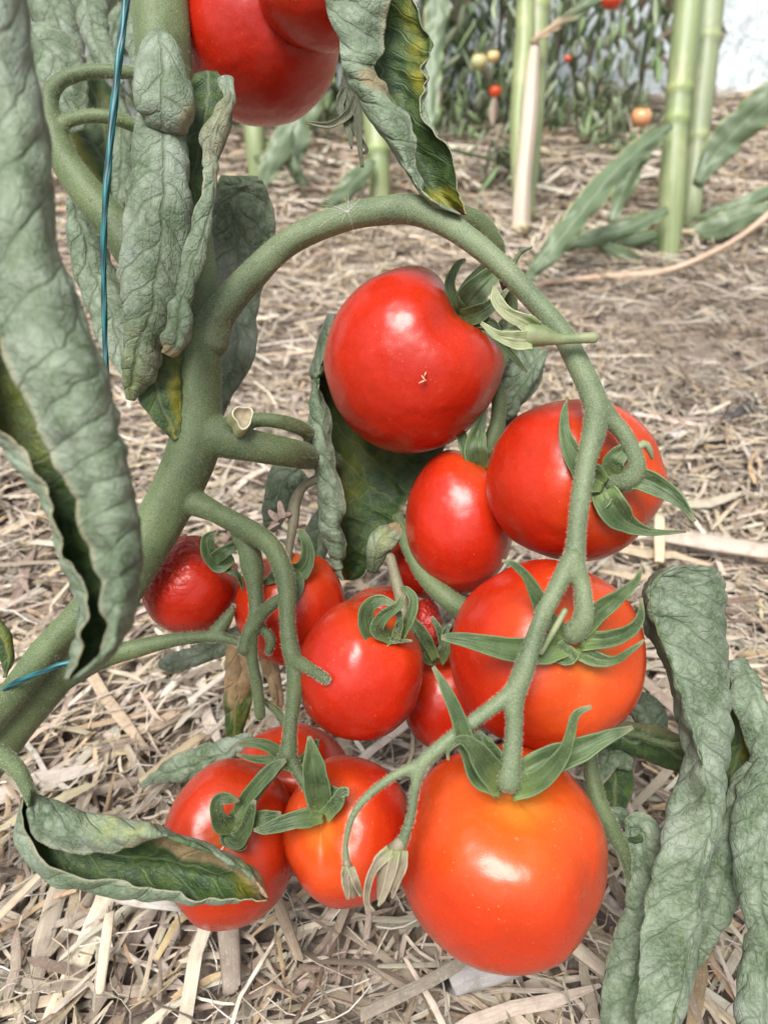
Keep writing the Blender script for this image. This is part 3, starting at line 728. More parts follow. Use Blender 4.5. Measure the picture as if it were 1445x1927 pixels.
# swelling behind the arch, running down to the heart shaped tomato
m = MB()
m.px([(800, 392, .268, 22), (850, 400, .268, 20), (900, 420, .272, 20), (928, 455, .278, 18), (935, 480, .284, 16), (915, 510, .29, 17), (885, 545, .292, 20), (868, 590, .292, 26)], n=40, k=14, bump=.08)
m.px([(925, 450, .278, 12), (940, 490, .285, 12), (955, 520, .29, 7), (975, 480, .288, 5), (1000, 465, .285, 3)], n=20, k=8, bump=.1)
m.px([(925, 700, .30, 13), (938, 750, .302, 14), (935, 800, .304, 15), (915, 850, .304, 17), (905, 880, .302, 18)], n=24, k=12, bump=.06)
m.px([(930, 470, .286, 14), (960, 560, .306, 13), (955, 640, .31, 13), (930, 710, .302, 13)], n=24, k=12, bump=.06)
m.px([(750, 975, .318, 10), (770, 1030, .306, 15), (800, 1085, .298, 17), (845, 1130, .292, 20), (880, 1160, .292, 24), (900, 1230, .30, 20)], n=30, k=12, bump=.06)
o = m.build('back_truss', M_STEM, plant); fuse(o, .0006, 4); hairs(m, o, .7, .0008, cap=9000)

# lower truss
m = MB()
m.px([(335, 935, .286, 30), (375, 950, .284, 19), (420, 972, .280, 19), (470, 998, .276, 20), (508, 1025, .272, 20), (530, 1065, .269, 19), (540, 1110, .267, 17), (540, 1160, .265, 15), (545, 1215, .262, 16), (557, 1260, .259, 18), (552, 1320, .257, 14), (546, 1370, .2555, 13), (543, 1420, .254, 18)], n=90, k=14, bump=.085)
m.px([(440, 985, .281, 15), (465, 1025, .282, 20), (475, 1065, .281, 22), (480, 1110, .279, 14), (482, 1155, .277, 14), (466, 1195, .275, 13), (460, 1222, .275, 13)], n=40, k=12, bump=.08)
m.px([(478, 1170, .276, 11), (474, 1230, .276, 11), (484, 1290, .277, 11), (490, 1345, .279, 11)], n=28, k=12, bump=.08)
m.px([(540, 1120, .268, 10), (515, 1135, .270, 12), (494, 1155, .273, 12), (478, 1180, .275, 11)], n=18, k=10, bump=.08)
m.px([(478, 1170, .2765, 10), (497, 1186, .277, 9), (510, 1203, .277, 10), (506, 1225, .277, 8)], n=10, k=10)
m.px([(556, 1243, .259, 14), (578, 1255, .2525, 12), (598, 1268, .2475, 11), (613, 1278, .2450, 10)], n=16, k=12, bump=.06)
m.px([(545, 1415, .254, 14), (515, 1450, .253, 12), (480, 1495, .252, 12), (455, 1530, .252, 13), (438, 1552, .254, 15)], n=26, k=12, bump=.06)
m.px([(543, 1415, .254, 14), (562, 1455, .2525, 11), (585, 1490, .2515, 12), (603, 1520, .2515, 15)], n=22, k=12, bump=.06)
m.px([(500, 1320, .284, 6), (535, 1355, .275, 8), (545, 1400, .262, 10)], n=14, k=10)
o = m.build('fruit_truss', M_STEM, plant); fuse(o, .00055, 4); hairs(m, o, 1., .0007, cap=16000)
o['label'] = 'lower truss stalk hanging from the main stem over the small tomatoes'
# thin brown stalks
m = MB()
m.px([(600, 900, .31, 9), (572, 915, .309, 9), (556, 945, .307, 11), (552, 985, .305, 10), (545, 1025, .303, 8), (540, 1060, .300, 9)], n=24, k=10, bump=.15)
m.px([(555, 960, .307, 7), (530, 975, .306, 5), (508, 985, .306, 3)], n=10, k=8, bump=.2)
M_BRST = mat_stem('brown_stalk_skin', (.10, .085, .045), (.20, .18, .11))
o = m.build('thin_stalk', M_BRST, plant); fuse(o, .0005, 2)
m = MB()
m.px([(735, 1050, .30, 10), (745, 1090, .298, 11), (755, 1130, .295, 12), (760, 1160, .292, 12), (790, 1210, .296, 10), (825, 1245, .30, 11)], n=24, k=10, bump=.15)
o = m.build('thin_stalk', M_BRST, plant); fuse(o, .0005, 2)

# ---------------------------------------------------------------- leaves of the main plant
def lf(*a, **k): return leaf('leaf', plant, *a, **k)
# L1 big blurred leaf hanging close to the viewer, rolled open to the left
D1 = .165
r1 = []
for y, fe, mid, fold, back, int_, lfold, ledge in [
    (-140, -60, -10, 40, 20, -60, -110, -90), (60, -60, -5, 50, 30, -60, -110, -90), (200, -55, 20, 78, 50, -50, -105, -85), (330, -50, 35, 100, 70, -40, -100, -80), (480, -35, 45, 112, 85, -30, -90, -70),
    (600, -12, 70, 150, 120, -20, -80, -60), (700, 24, 115, 200, 165, 0, -60, -40), (780, 60, 145, 218, 190, 20, -40, -10), (850, 93, 168, 232, 205, 60, -5, 40), (910, 122, 188, 243, 215, 95, 55, 86),
    (960, 148, 200, 252, 225, 120, 92, 107), (1040, 170, 222, 268, 240, 140, 108, 117), (1100, 190, 226, 260, 240, 160, 132, 142), (1170, 200, 222, 245, 230, 176, 148, 156), (1225, 188, 208, 222, 212, 176, 140, 152), (1278, 138, 145, 152, 150, 140, 122, 128)]:
    r1.append([(fe, y, D1 - .010), (mid, y - 4, D1 - .014), (fold, y, D1 - .006), (back, y, D1 + .004), (int_, y, D1 + .008), (lfold, y, D1 + .001), (ledge, y, D1 - .004)])
o = loft('leaf', plant, r1, flip=True, amp=.00055, wave=.0006, mid=.33, seed=11, step=.0008, yellow=[(.3, .45, .4, .2, .3)])
o['label'] = 'large out of focus rolled leaf hanging at the left edge'
# L2 pale rolled leaf in front of the main stem
lf([(296, 64, .262, 16), (302, 98, .259, 38), (306, 165, .257, 50), (310, 215, .258, 47), (306, 246, .260, 30)], a=[100, 120, 100, 70], phi=[0, 5, -10], seed=21, amp=.0008, wave=.0015, dry=[(.9, .85, .5, .25, .5)])
lf([(305, 190, .266, 30), (306, 260, .264, 50), (304, 330, .263, 52), (299, 400, .262, 57), (293, 500, .262, 58), (285, 575, .263, 52), (268, 640, .265, 36), (256, 700, .268, 22), (246, 752, .272, 8)],
   a=[100, 110, 100, 95, 80], phi=[0, 10, 0, -8], seed=22, amp=.0008, wave=.0015, yellow=[(0, .9, .8, .2, .3)])
lf([(300, 590, .276, 30), (295, 660, .277, 45), (300, 730, .277, 42), (318, 790, .277, 24), (330, 828, .277, 5)], a=35, flip=True, seed=23, amp=.0008, yellow=[(.7, .6, .4, .4, .8), (0, .9, .5, .2, .5)])
# L3 dark folded leaf and twisting pale strip
lf([(388, 138, .276, 22), (392, 185, .276, 44), (382, 250, .277, 44), (372, 320, .278, 30), (366, 420, .28, 14)], a=38, flip=True, phi=-12, seed=24, amp=.0006)
lf([(425, 150, .270, 16), (432, 185, .266, 13), (418, 220, .262, 20), (400, 262, .261, 22), (398, 300, .262, 13), (400, 330, .262, 12), (388, 375, .261, 20), (375, 430, .261, 23), (366, 490, .261, 24), (352, 545, .261, 18), (341, 590, .262, 13)],
   a=[80, 130, 110, 90, 120, 100], phi=[30, -10, 10, 60, 0, -15], seed=25, amp=.0007, wave=.0015, dry=[(0, .3, 1, .3, .25), (.8, .2, .5, .3, .4)])
lf([(342, 560, .260, 12), (340, 600, .259, 17), (328, 640, .259, 17), (316, 668, .260, 12)], a=100, seed=26, amp=.001, dry=[(0, 1, 1, .3, .6)])
# L4 flatter leaf behind the stem
lf([(450, 330, .315, 34), (452, 365, .318, 56), (449, 430, .32, 64), (446, 500, .322, 58), (440, 580, .322, 46), (444, 660, .32, 36), (425, 730, .318, 22), (415, 785, .316, 5)], a=[50, 40, 45], phi=[-8, 8], seed=27, amp=.0007, wave=.002)
# L5 pale leaf behind upper left branch
lf([(138, 370, .31, 12), (155, 430, .312, 30), (172, 500, .314, 36), (200, 570, .315, 38), (222, 640, .315, 34), (242, 710, .314, 16), (250, 750, .314, 4)], a=[60, 75, 70], phi=[0, 10], seed=28, amp=.0007)
# L6 top centre leaf, pale flap and dark yellowing inside
r6 = []
for y, fe, mid, lf_, b1, i1, re, rim in [
    (-130, 700, 650, 600, 615, 680, 752, 760), (-40, 735, 665, 604, 620, 690, 765, 775), (0, 733, 668, 610, 625, 700, 772, 782), (50, 729, 672, 622, 640, 715, 778, 788), (98, 722, 678, 638, 655, 728, 794, 800),
    (125, 694, 668, 650, 665, 735, 799, 805), (155, 722, 690, 663, 680, 745, 801, 806), (200, 748, 718, 686, 700, 760, 804, 810), (255, 762, 740, 716, 728, 775, 817, 822), (305, 775, 762, 747, 755, 795, 836, 842),
    (345, 790, 783, 772, 780, 815, 853, 858), (380, 822, 818, 812, 816, 840, 869, 872), (404, 868, 866, 864, 866, 870, 876, 877)]:
    r6.append([(fe, y, .252), (mid, y, .248), (lf_, y, .252), (b1, y, .259), (i1, y, .264), (re, y, .257), (rim, y, .254)])
o = loft('leaf', plant, r6, amp=.0007, wave=.0014, mid=.62, seed=31, yellow=[(.62, .42, .15, .24, .75), (.7, .15, .14, .22, .35), (.4, .93, .9, .12, 1.)], dry=[(-.9, .50, .3, .05, .6), (.2, .99, 1.5, .03, .8)])
o['label'] = 'folded leaf at the top centre, pale outside and dark green turning yellow inside'
# L7 centre leaf under the heart shaped tomato
r7 = []
for y, fe, mid, lf_, b1, i1, re in [
    (590, 640, 630, 618, 625, 690, 760), (650, 628, 613, 600, 612, 690, 780), (700, 613, 600, 588, 600, 700, 800), (725, 607, 598, 590, 600, 700, 820), (780, 622, 602, 584, 600, 710, 850), (850, 627, 606, 587, 604, 710, 832),
    (910, 640, 618, 597, 612, 700, 778), (960, 644, 624, 604, 620, 695, 760), (1000, 642, 630, 614, 630, 690, 752), (1040, 642, 635, 625, 636, 680, 712), (1070, 643, 638, 634, 642, 672, 694), (1092, 648, 645, 643, 648, 658, 668)]:
    r7.append([(fe, y, .308), (mid, y, .304), (lf_, y, .309), (b1, y, .327), (i1, y, .336), (re, y, .330)])
o = loft('leaf', plant, r7, amp=.0008, wave=.001, mid=.55, seed=32, yellow=[(.2, .55, .5, .3, .35), (.6, .35, .4, .2, .4), (.1, .97, .6, .08, .6)])
o['label'] = 'dark green leaf with a pale rolled left edge hanging below the heart shaped tomato'
lf([(700, 1075, .312, 8), (708, 1045, .308, 18), (716, 1020, .306, 26), (735, 1005, .308, 18), (750, 985, .312, 5)], a=[90, 70, 60], phi=[-20, 20], seed=33, amp=.0006, dry=[(0, 1, 1.5, .25, .8)], yellow=[(0, .5, 1, .6, .4)])
# pale small leaves around the lower truss
lf([(560, 880, .335, 30), (535, 905, .333, 36), (520, 950, .333, 26), (508, 1000, .333, 8)], a=50, seed=34)
lf([(620, 960, .34, 20), (600, 1010, .337, 26), (590, 1050, .335, 20), (575, 1075, .333, 5)], a=50, seed=35)
lf([(460, 1195, .32, 24), (390, 1225, .325, 20), (335, 1245, .33, 18), (300, 1250, .335, 6)], a=50, seed=36)
lf([(450, 1205, .32, 22), (452, 1270, .322, 26), (446, 1330, .325, 26), (440, 1390, .33, 16), (425, 1420, .33, 4)], a=35, flip=True, seed=37, dry=[(-.3, .2, 1.4, .32, 1.)], yellow=[(.3, .7, .8, .3, .5)])['label'] = 'dead leaflet, rust brown above and olive green below'
lf([(490, 1195, .325, 10), (510, 1250, .325, 20), (520, 1300, .325, 14), (525, 1340, .33, 4)], a=40, seed=46, dry=[(0, .4, 2, 1, .9)])
# L10 leaf on the straw behind the lower left tomato
lf([(478, 1385, .315, 6), (430, 1410, .32, 24), (370, 1435, .325, 26), (310, 1455, .33, 20), (265, 1478, .335, 5)], a=55, phi=10, seed=38, amp=.0007)
# L9 bottom left leaf
R9 = [[(60, 1496), (58, 1490), (56, 1486), (52, 1492), (46, 1500), (40, 1510), (44, 1506)],
      [(63, 1562), (56, 1530), (60, 1498), (54, 1525), (42, 1560), (28, 1582), (42, 1570)],
      [(110, 1597), (104, 1560), (110, 1507), (106, 1545), (98, 1598), (72, 1652), (97, 1628)],
      [(190, 1604), (185, 1570), (182, 1528), (182, 1570), (182, 1615), (165, 1684), (187, 1656)],
      [(268, 1582), (262, 1565), (256, 1547), (266, 1585), (270, 1630), (265, 1697), (276, 1672)],
      [(318, 1580), (320, 1575), (322, 1570), (330, 1600), (338, 1640), (345, 1697), (345, 1682)],
      [(405, 1614), (407, 1608), (410, 1602), (412, 1625), (415, 1652), (420, 1696), (420, 1688)],
      [(468, 1652), (470, 1646), (474, 1640), (472, 1660), (470, 1675), (466, 1694), (466, 1690)],
      [(503, 1690), (504, 1689), (505, 1688), (505, 1690), (505, 1692), (503, 1695), (503, 1694)]]
dd = [.218, .215, .222, .230, .2345, .227, .223]
o = loft('leaf', plant, [[(x, y, d) for (x, y), d in zip(r, dd)] for r in R9], flip=True, amp=.0007, wave=.0006, mid=.6, seed=41,
         dry=[(.0, .98, 2.5, .09, .95), (-.1, .75, .22, .3, .8), (-.95, .55, .15, .2, .6)], yellow=[(.2, .86, .8, .1, .9), (-.6, .45, .6, .15, .4)])
o['label'] = 'curled leaf at the bottom left with a brown dead tip over the lower left tomato'
# right hand leaf cluster
r8 = []
for y, l, rg, m_, rt, bk, dl in [(1066, 1262, 1275, 1315, 1346, 1338, .258), (1085, 1225, 1242, 1300, 1354, 1342, .262), (1120, 1205, 1224, 1290, 1360, 1345, .264), (1180, 1215, 1236, 1302, 1367, 1350, .264), (1250, 1248, 1264, 1320, 1371, 1354, .264),
        (1330, 1274, 1293, 1336, 1373, 1356, .262), (1400, 1284, 1311, 1347, 1374, 1352, .260), (1470, 1277, 1329, 1354, 1367, 1346, .257), (1540, 1258, 1336, 1348, 1353, 1332, .254), (1610, 1238, 1322, 1328, 1334, 1315, .252),
        (1680, 1216, 1308, 1313, 1317, 1300, .251), (1760, 1202, 1297, 1302, 1305, 1288, .250), (1850, 1196, 1282, 1287, 1290, 1275, .250), (1930, 1196, 1264, 1268, 1271, 1258, .250), (2000, 1215, 1238, 1240, 1242, 1236, .250)]:
    r8.append([(l + 4, y, dl + .006), (l, y, dl), ((l * .6 + rg * .4), y - 2, dl * .55 + .247 * .45), (rg - 5, y, .2465), (rg + 5, y, .2462), ((rg + m_) / 2, y - 3, .2475), (m_, y, .2485), ((m_ + rt) / 2 + 6, y, .2505), (rt, y, .256), (bk, y, .266)])
loft('leaf', plant, r8, flip=True, amp=.0010, wave=.0007, mid=.42, seed=51)['label'] = 'long twisted grey green leaf hanging right of the tomatoes'
lf([(1178, 1575, .270, 6), (1205, 1560, .270, 30), (1216, 1620, .27, 46), (1222, 1700, .27, 42), (1205, 1780, .27, 46), (1180, 1860, .27, 46), (1160, 1960, .27, 30)], a=[35, 50, 60], phi=[-10, 20, 0], seed=52, amp=.001)
lf([(1385, 1240, .275, 14), (1405, 1300, .272, 28), (1424, 1370, .27, 34), (1438, 1440, .27, 38), (1442, 1520, .272, 34)], a=[70, 95, 100], phi=[20, 35], seed=53, amp=.001)
lf([(1372, 1260, .283, 10), (1388, 1330, .283, 30), (1392, 1400, .284, 36), (1380, 1470, .285, 34), (1370, 1530, .285, 14)], a=30, flip=True, seed=54, yellow=[(.5, .4, .5, .5, .6)])
lf([(1422, 1440, .268, 16), (1404, 1490, .267, 30), (1386, 1550, .267, 36), (1368, 1610, .268, 34), (1348, 1680, .269, 30), (1330, 1740, .270, 22), (1314, 1790, .271, 14), (1302, 1830, .272, 4)], a=[90, 110, 100], phi=[-20, 10, -10], seed=55, amp=.0007, wave=.0016)
lf([(1470, 1440, .262, 40), (1450, 1520, .258, 64), (1432, 1600, .255, 54), (1440, 1690, .253, 46), (1456, 1770, .252, 50), (1444, 1860, .250, 54), (1432, 1960, .250, 46), (1410, 2040, .25, 10)], a=[60, 85, 95, 80], phi=[10, -15, 10], seed=56, amp=.0008, wave=.0018)
lf([(1105, 1395, .285, 5), (1160, 1385, .287, 22), (1230, 1400, .289, 34), (1300, 1430, .291, 30), (1370, 1480, .295, 6)], a=45, phi=-10, seed=57, flip=True, amp=.0006, dry=[(.9, .5, .4, .8, .3)])
lf([(1240, 1400, .295, 6), (1225, 1360, .295, 30), (1205, 1325, .298, 26), (1190, 1300, .30, 8)], a=60, seed=58)
lf([(1120, 1480, .285, 8), (1140, 1440, .287, 20), (1160, 1425, .29, 24), (1188, 1440, .292, 10)], a=60, phi=20, seed=59)
lf([(1150, 1420, .295, 20), (1160, 1460, .296, 32), (1155, 1505, .296, 26), (1140, 1530, .296, 8)], a=35, flip=True, seed=60)
lf([(1140, 1525, .29, 6), (1160, 1535, .29, 16), (1180, 1540, .292, 10)], a=50, seed=61)
m = MB()
m.px([(1110, 1400, .275, 12), (1112, 1450, .272, 15), (1125, 1510, .269, 17), (1150, 1560, .268, 16), (1172, 1600, .268, 14), (1180, 1640, .2695, 8), (1186, 1690, .272, 4)], n=44, k=14, bump=.085)
m.px([(1105, 1410, .276, 12), (1130, 1392, .281, 9), (1180, 1380, .285, 7), (1290, 1400, .27, 6), (1350, 1300, .27, 6)], n=24, k=10)
o = m.build('petiole', M_STEM, plant); fuse(o, .0006, 3); hairs(m, o, .8, .0008, cap=4000)
m = MB(); m.px([(-60, 1385, .24, 17), (0, 1420, .235, 17), (35, 1450, .228, 15), (58, 1495, .2215, 12), (70, 1520, .2185, 8)], n=20, k=12, bump=.085)
o = m.build('petiole', M_STEM, plant); hairs(m, o, .8, .0008, cap=2500)
for pp in ([(290, 150, .285, 10), (296, 90, .268, 10), (300, 70, .262, 8)], [(375, 240, .29, 9), (390, 160, .277, 8)], [(700, -90, .258, 9), (660, -200, .27, 12)], [(20, -120, .165, 14), (40, -260, .19, 14)]):
    MB().px(pp, n=12, k=10).build('petiole', M_STEM, plant)
# leaf behind the heart shaped tomato on the right, and small ones
lf([(935, 610, .318, 14), (970, 640, .318, 30), (985, 690, .316, 36), (965, 740, .315, 26), (945, 780, .315, 6)], a=45, seed=62, amp=.0008)
lf([(1025, 660, .312, 5), (1005, 695, .309, 14), (980, 730, .308, 16), (960, 760, .309, 12), (950, 790, .31, 3)], a=80, phi=20, seed=63, amp=.0006)
lf([(940, 700, .325, 12), (950, 760, .325, 22), (955, 820, .325, 20), (950, 860, .325, 4)], a=40, flip=True, seed=64)
# upper left tangle of leaves behind
BK = [([(40, -60, .40, 30), (95, 10, .40, 42), (130, 90, .40, 30), (150, 150, .40, 8)], 60, False), ([(150, -60, .38, 26), (170, 10, .38, 30), (185, 80, .38, 22), (230, 160, .38, 6)], 80, False),
      ([(60, 60, .37, 30), (100, 110, .37, 50), (120, 180, .37, 46), (150, 250, .37, 10)], 50, False), ([(160, 140, .42, 20), (190, 210, .42, 46), (200, 290, .42, 48), (215, 370, .42, 20), (225, 410, .42, 4)], 35, True),
      ([(110, 180, .40, 14), (130, 260, .40, 34), (160, 340, .40, 40), (190, 420, .40, 10)], 45, True), ([(225, 180, .39, 10), (232, 260, .39, 18), (228, 340, .39, 18), (222, 410, .39, 5)], 80, False),
      ([(-20, 1160, .30, 14), (5, 1200, .30, 18), (14, 1240, .30, 16), (10, 1275, .30, 4)], 40, True), ([(255, -40, .35, 12), (250, 40, .35, 20), (262, 130, .35, 16), (262, 190, .35, 5)], 70, False),
      ([(200, -50, .50, 40), (150, 30, .50, 36), (120, 70, .50, 10)], 60, False), ([(230, 20, .55, 18), (200, 100, .55, 26), (170, 150, .55, 10)], 60, False)]
for i, (p, a_, fl_) in enumerate(BK): lf(p, a=a_, flip=fl_, seed=70 + i, amp=.0009, step=.0014, yellow=[(.3, .5, .5, .5, .4)] if fl_ else [])

# ================================================================ TOMATOES
GRP = 'tomatoes hanging on the vine in front'
def tomato(cx, cy, rx, ry, d, stalk, col, label, lobes=5, lobe=.018, dim=.13, dw=.42, shoulder=.6, front=True, wrink=False, seed=1, pointy=.0, group=GRP, furrow=0., roll=0., par=None, name='tomato', dents=(), valley=(), wdir=(-.55, .75, .35), wcut=.25, nth=70, nph=110):
    rx_, ry_ = rx * d / F, ry * d / F; rz_ = (rx_ + ry_) / 2 * .97
    ax = (stalk[0] - cx) / rx / (1 - dim); ay = -(stalk[1] - cy) / ry / (1 - dim)
    l = math.hypot(ax, ay)
    if l > .98: ax, ay = ax / l * .98, ay / l * .98
    az = math.sqrt(max(0, 1 - ax * ax - ay * ay)) * (1 if front else -1)
    A = np.array([ax, ay, az]); A /= np.linalg.norm(A)
    E1 = np.cross(A, [0.1, .2, 1.]); E1 /= np.linalg.norm(E1); E2 = np.cross(A, E1)
    th = np.linspace(0, math.pi, nth)[:, None]; ph = np.linspace(0, 2 * math.pi, nph, endpoint=False)[None]
    prof = 1 - dim * np.exp(-(th / dw) ** 2) + .04 * np.exp(-((th - .75) / .35) ** 2) - .03 * np.exp(-((math.pi - th) / .3) ** 2) + pointy * np.exp(-((math.pi - th) / .6) ** 2)
    lb = 1 + lobe * (np.cos(lobes * ph + seed) + .5 * np.cos((lobes + 2) * ph + seed * 2.1)) * np.sin(th) * np.clip(1.3 - th / 2.2, .15, 1)
    R = prof * lb * (1 + 0 * ph)
    dents_ = [(np.array(q[:3]) / np.linalg.norm(q[:3]), q[3], q[4]) for q in dents]
    if furrow:
        R = R - furrow * np.exp(-((th - .75) / .55) ** 2) * np.exp(-(((ph - roll + math.pi) % (2 * math.pi) - math.pi) / .5) ** 2)
    D = np.sin(th)[..., None] * np.cos(ph)[..., None] * E1 + np.sin(th)[..., None] * np.sin(ph)[..., None] * E2 + np.cos(th)[..., None] * A + 0 * R[..., None]
    R = R * (1 + .018 * fbm(D * 1.6 + seed * 3, seed, 2) + .004 * fbm(D * 4.5 + seed, seed + 1, 2))
    for q in valley:
        pa = np.arctan2(D[..., 1], D[..., 0]); dp = (pa - q[0] + math.pi) % (2 * math.pi) - math.pi
        rxy = np.hypot(D[..., 0], D[..., 1])
        R = R * (1 - q[1] * np.exp(-(dp / q[2]) ** 2) * np.clip(rxy * 1.25 - .2, 0, 1) * np.exp(-((D[..., 2] - .1) / q[3]) ** 2))
    for n0, am, wd in dents_: R = R * (1 - am * np.exp(-(np.arccos(np.clip(D @ n0, -1, 1)) / wd) ** 2))
    if wrink: R = R * (1 - .09 * wrink * np.abs(fbm(D * 7 + seed, seed + 2, 3)) * np.clip((D @ np.array(wdir) - wcut) * 2.5, 0, 1))
    Q = D * R[..., None]
    fx, fy, sx, sy = cx, cy, rx_, ry_
    for _ in range(4):
        V = P(fx, fy, d) + (Q[..., 0:1] * sx * RIGHT + Q[..., 1:2] * sy * UP - Q[..., 2:3] * rz_ * FWD)
        w_ = V - CAM; dz = w_ @ FWD; px_ = CX + F * (w_ @ RIGHT) / dz; py_ = CY - F * (w_ @ UP) / dz
        sx *= 2 * rx / (px_.max() - px_.min()); sy *= 2 * ry / (py_.max() - py_.min())
        fx += cx - (px_.max() + px_.min()) / 2; fy += cy - (py_.max() + py_.min()) / 2
    T = np.broadcast_to(th / math.pi, R.shape)
    wmask = np.clip((D @ np.array(wdir) - wcut) * 2.5 + .3 * fbm(D * 2, 4), 0, 1) if wrink else np.zeros(R.shape)
    root = empty(name, CAM + d * (FWD + RIGHT * ((cx - CX) / F) - UP * ((cy + ry - CY) / F))) if par is None else par
    V = V.reshape(-1, 3); k = nph
    i = (np.arange(nth - 1)[:, None] * k + np.arange(k)[None]).ravel(); j = (np.arange(nth - 1)[:, None] * k + (np.arange(k)[None] + 1) % k).ravel()
    Fc = np.stack([i, i + k, j + k, j], -1)
    o = mesh('fruit', V, Fc, M_TOMW if wrink else M_TOM, root, attrs={'th': T.ravel(), 'shoulder': np.full(len(V), shoulder), 'wr': wmask.ravel()})
    bpy.context.view_layer.update()
    bm_fix(o)
    o.color = (*col, 1)
    if par is None: tag(root, label, 'tomato', group)
    # surface point under the stalk
    sd = d - A[2] * rz_ * (1 - dim)
    return root, sd
def bm_fix(o):
    import bmesh
    bm = bmesh.new(); bm.from_mesh(o.data); bmesh.ops.remove_doubles(bm, verts=bm.verts, dist=1e-6)
    bmesh.ops.recalc_face_normals(bm, faces=bm.faces); bm.to_mesh(o.data); bm.free()
RED = (.33, .005, .0015); RED2 = (.37, .008, .0015); ORG_ = (.43, .024, .003); RO = (.39, .011, .0015)
def calyx(root, lists, mat=None, hair=True, **k):
    mb = sepals('calyx', root, lists, mat, **k)
    o = mb.build('calyx', mat or M_SEPAL, root)
    if len(lists) > 3 and hair: hairs(mb, o, .3, .0005, name='calyx_hairs', cap=1500)
    return o
T = {}
# heart shaped upper tomato
T[1], _ = tomato(779, 676, 170, 177, .300, (880, 590), RED2, 'red heart shaped tomato under the arch of the stalk, dented beside its stalk', lobes=3, lobe=.02, dim=.04, dw=.5, shoulder=.05, seed=2, valley=[(.74, .33, .40, .72)], dents=[(.38, .16, .9, .05, .28), (.55, .42, .72, .03, .3)])
s1 = .288
calyx(T[1], [[(872, 598, s1 + .004, 22), (858, 575, s1 - .004, 14), (846, 535, s1 - .007, 10), (860, 500, s1 - .007, 6), (875, 488, s1 - .006, 3)],
             [(865, 590, s1, 20), (885, 560, s1 - .006, 26), (915, 528, s1 - .008, 20), (945, 500, s1 - .006, 8), (960, 490, s1 - .004, 3)],
             [(870, 600, s1, 20), (900, 590, s1 - .006, 18), (930, 570, s1 - .008, 11), (955, 545, s1 - .007, 3)],
             [(885, 600, s1, 14), (925, 625, s1 - .005, 10), (960, 665, s1 - .004, 7), (992, 700, s1 - .003, 2)],
             [(878, 603, s1 + .002, 14), (905, 605, s1 - .004, 14), (930, 612, s1 - .006, 8), (945, 640, s1 - .003, 3)]])
# upper right
T[2], s2 = tomato(1085, 904, 171, 153, .272, (1150, 902), RO, 'red tomato at the right edge of the cluster behind the forking stalk', lobes=5, lobe=.02, shoulder=.35, seed=3)
d2 = .2435
calyx(T[2], [[(1135, 912, d2 - .001, 20), (1108, 895, d2 - .002, 26), (1080, 860, d2 - .004, 20), (1063, 815, d2 - .004, 11), (1062, 778, d2 - .002, 6), (1066, 752, d2, 2)],
             [(1150, 895, d2 - .001, 20), (1155, 868, d2 - .004, 20), (1172, 848, d2 - .005, 14), (1188, 838, d2 - .004, 3)],
             [(1165, 905, d2, 18), (1205, 902, d2 - .004, 22), (1245, 920, d2 - .007, 20), (1280, 945, d2 - .009, 11), (1306, 982, d2 - .010, 3)],
             [(1135, 925, d2, 24), (1152, 955, d2 - .001, 32), (1180, 985, d2 + .001, 18), (1225, 1001, d2 + .001, 7), (1290, 1000, d2 - .002, 2)],
             [(1145, 915, d2, 24), (1120, 945, d2 + .001, 22), (1105, 960, d2 + .004, 8)]])
m = MB(); m.px([(1196, 845, d2 - .006, 8), (1212, 835, d2 - .006, 8), (1222, 848, d2 - .005, 6), (1226, 862, d2 - .004, 3)], n=8, k=8)
m.build('petal_remnant', M_SEPALP, T[2])
# middle red, behind
T[3], s3 = tomato(866, 982, 103, 136, .304, (905, 870), RED2, 'oval red tomato tucked between the heart shaped one and the right one', lobes=4, lobe=.015, shoulder=.3, seed=4)
calyx(T[3], [[(905, 880, s3 - .004, 16), (880, 850, s3 - .006, 14), (868, 815, s3 - .004, 8), (862, 780, s3, 3)],
             [(905, 885, s3 - .005, 18), (895, 850, s3 - .009, 22), (900, 810, s3 - .008, 14), (915, 770, s3 - .006, 3)],
             [(910, 885, s3 - .004, 14), (925, 860, s3 - .006, 12), (950, 830, s3 - .003, 3)]])
T[4], _ = tomato(812, 1052, 84, 76, .335, (770, 980), RED, 'hidden red tomato showing as a sliver left of the oval one', shoulder=.0, seed=5, nth=40, nph=60)
# large with star calyx
T[5], s5 = tomato(1031, 1236, 185, 184, .258, (1080, 1205), RO, 'large red orange tomato with a green star calyx facing the viewer, right of centre', lobes=6, lobe=.018, shoulder=.5, seed=6)
d5 = .2265
calyx(T[5], [[(1070, 1215, d5, 22), (1020, 1222, d5 - .002, 26), (960, 1222, d5 - .005, 24), (895, 1208, d5 - .007, 16), (850, 1200, d5 - .007, 9), (830, 1200, d5 - .007, 5)],
             [(1062, 1190, d5, 14), (1030, 1165, d5 - .001, 17), (1012, 1125, d5 - .003, 15), (990, 1085, d5 - .005, 9), (965, 1062, d5 - .006, 6), (944, 1055, d5 - .006, 2)],
             [(1090, 1190, d5, 18), (1128, 1150, d5 - .003, 19), (1165, 1122, d5 - .006, 14), (1195, 1095, d5 - .008, 7), (1207, 1068, d5 - .009, 2)],
             [(1095, 1205, d5, 20), (1140, 1203, d5 - .003, 18), (1180, 1190, d5 - .006, 13), (1203, 1165, d5 - .008, 8), (1206, 1125, d5 - .009, 2)],
             [(1085, 1220, d5, 22), (1120, 1240, d5 - .001, 16), (1155, 1243, d5 - .003, 9), (1185, 1225, d5 - .006, 6), (1212, 1205, d5 - .007, 2)],
             [(1075, 1215, d5 - .001, 22), (1060, 1232, d5 - .001, 22), (1040, 1240, d5, 6)]])
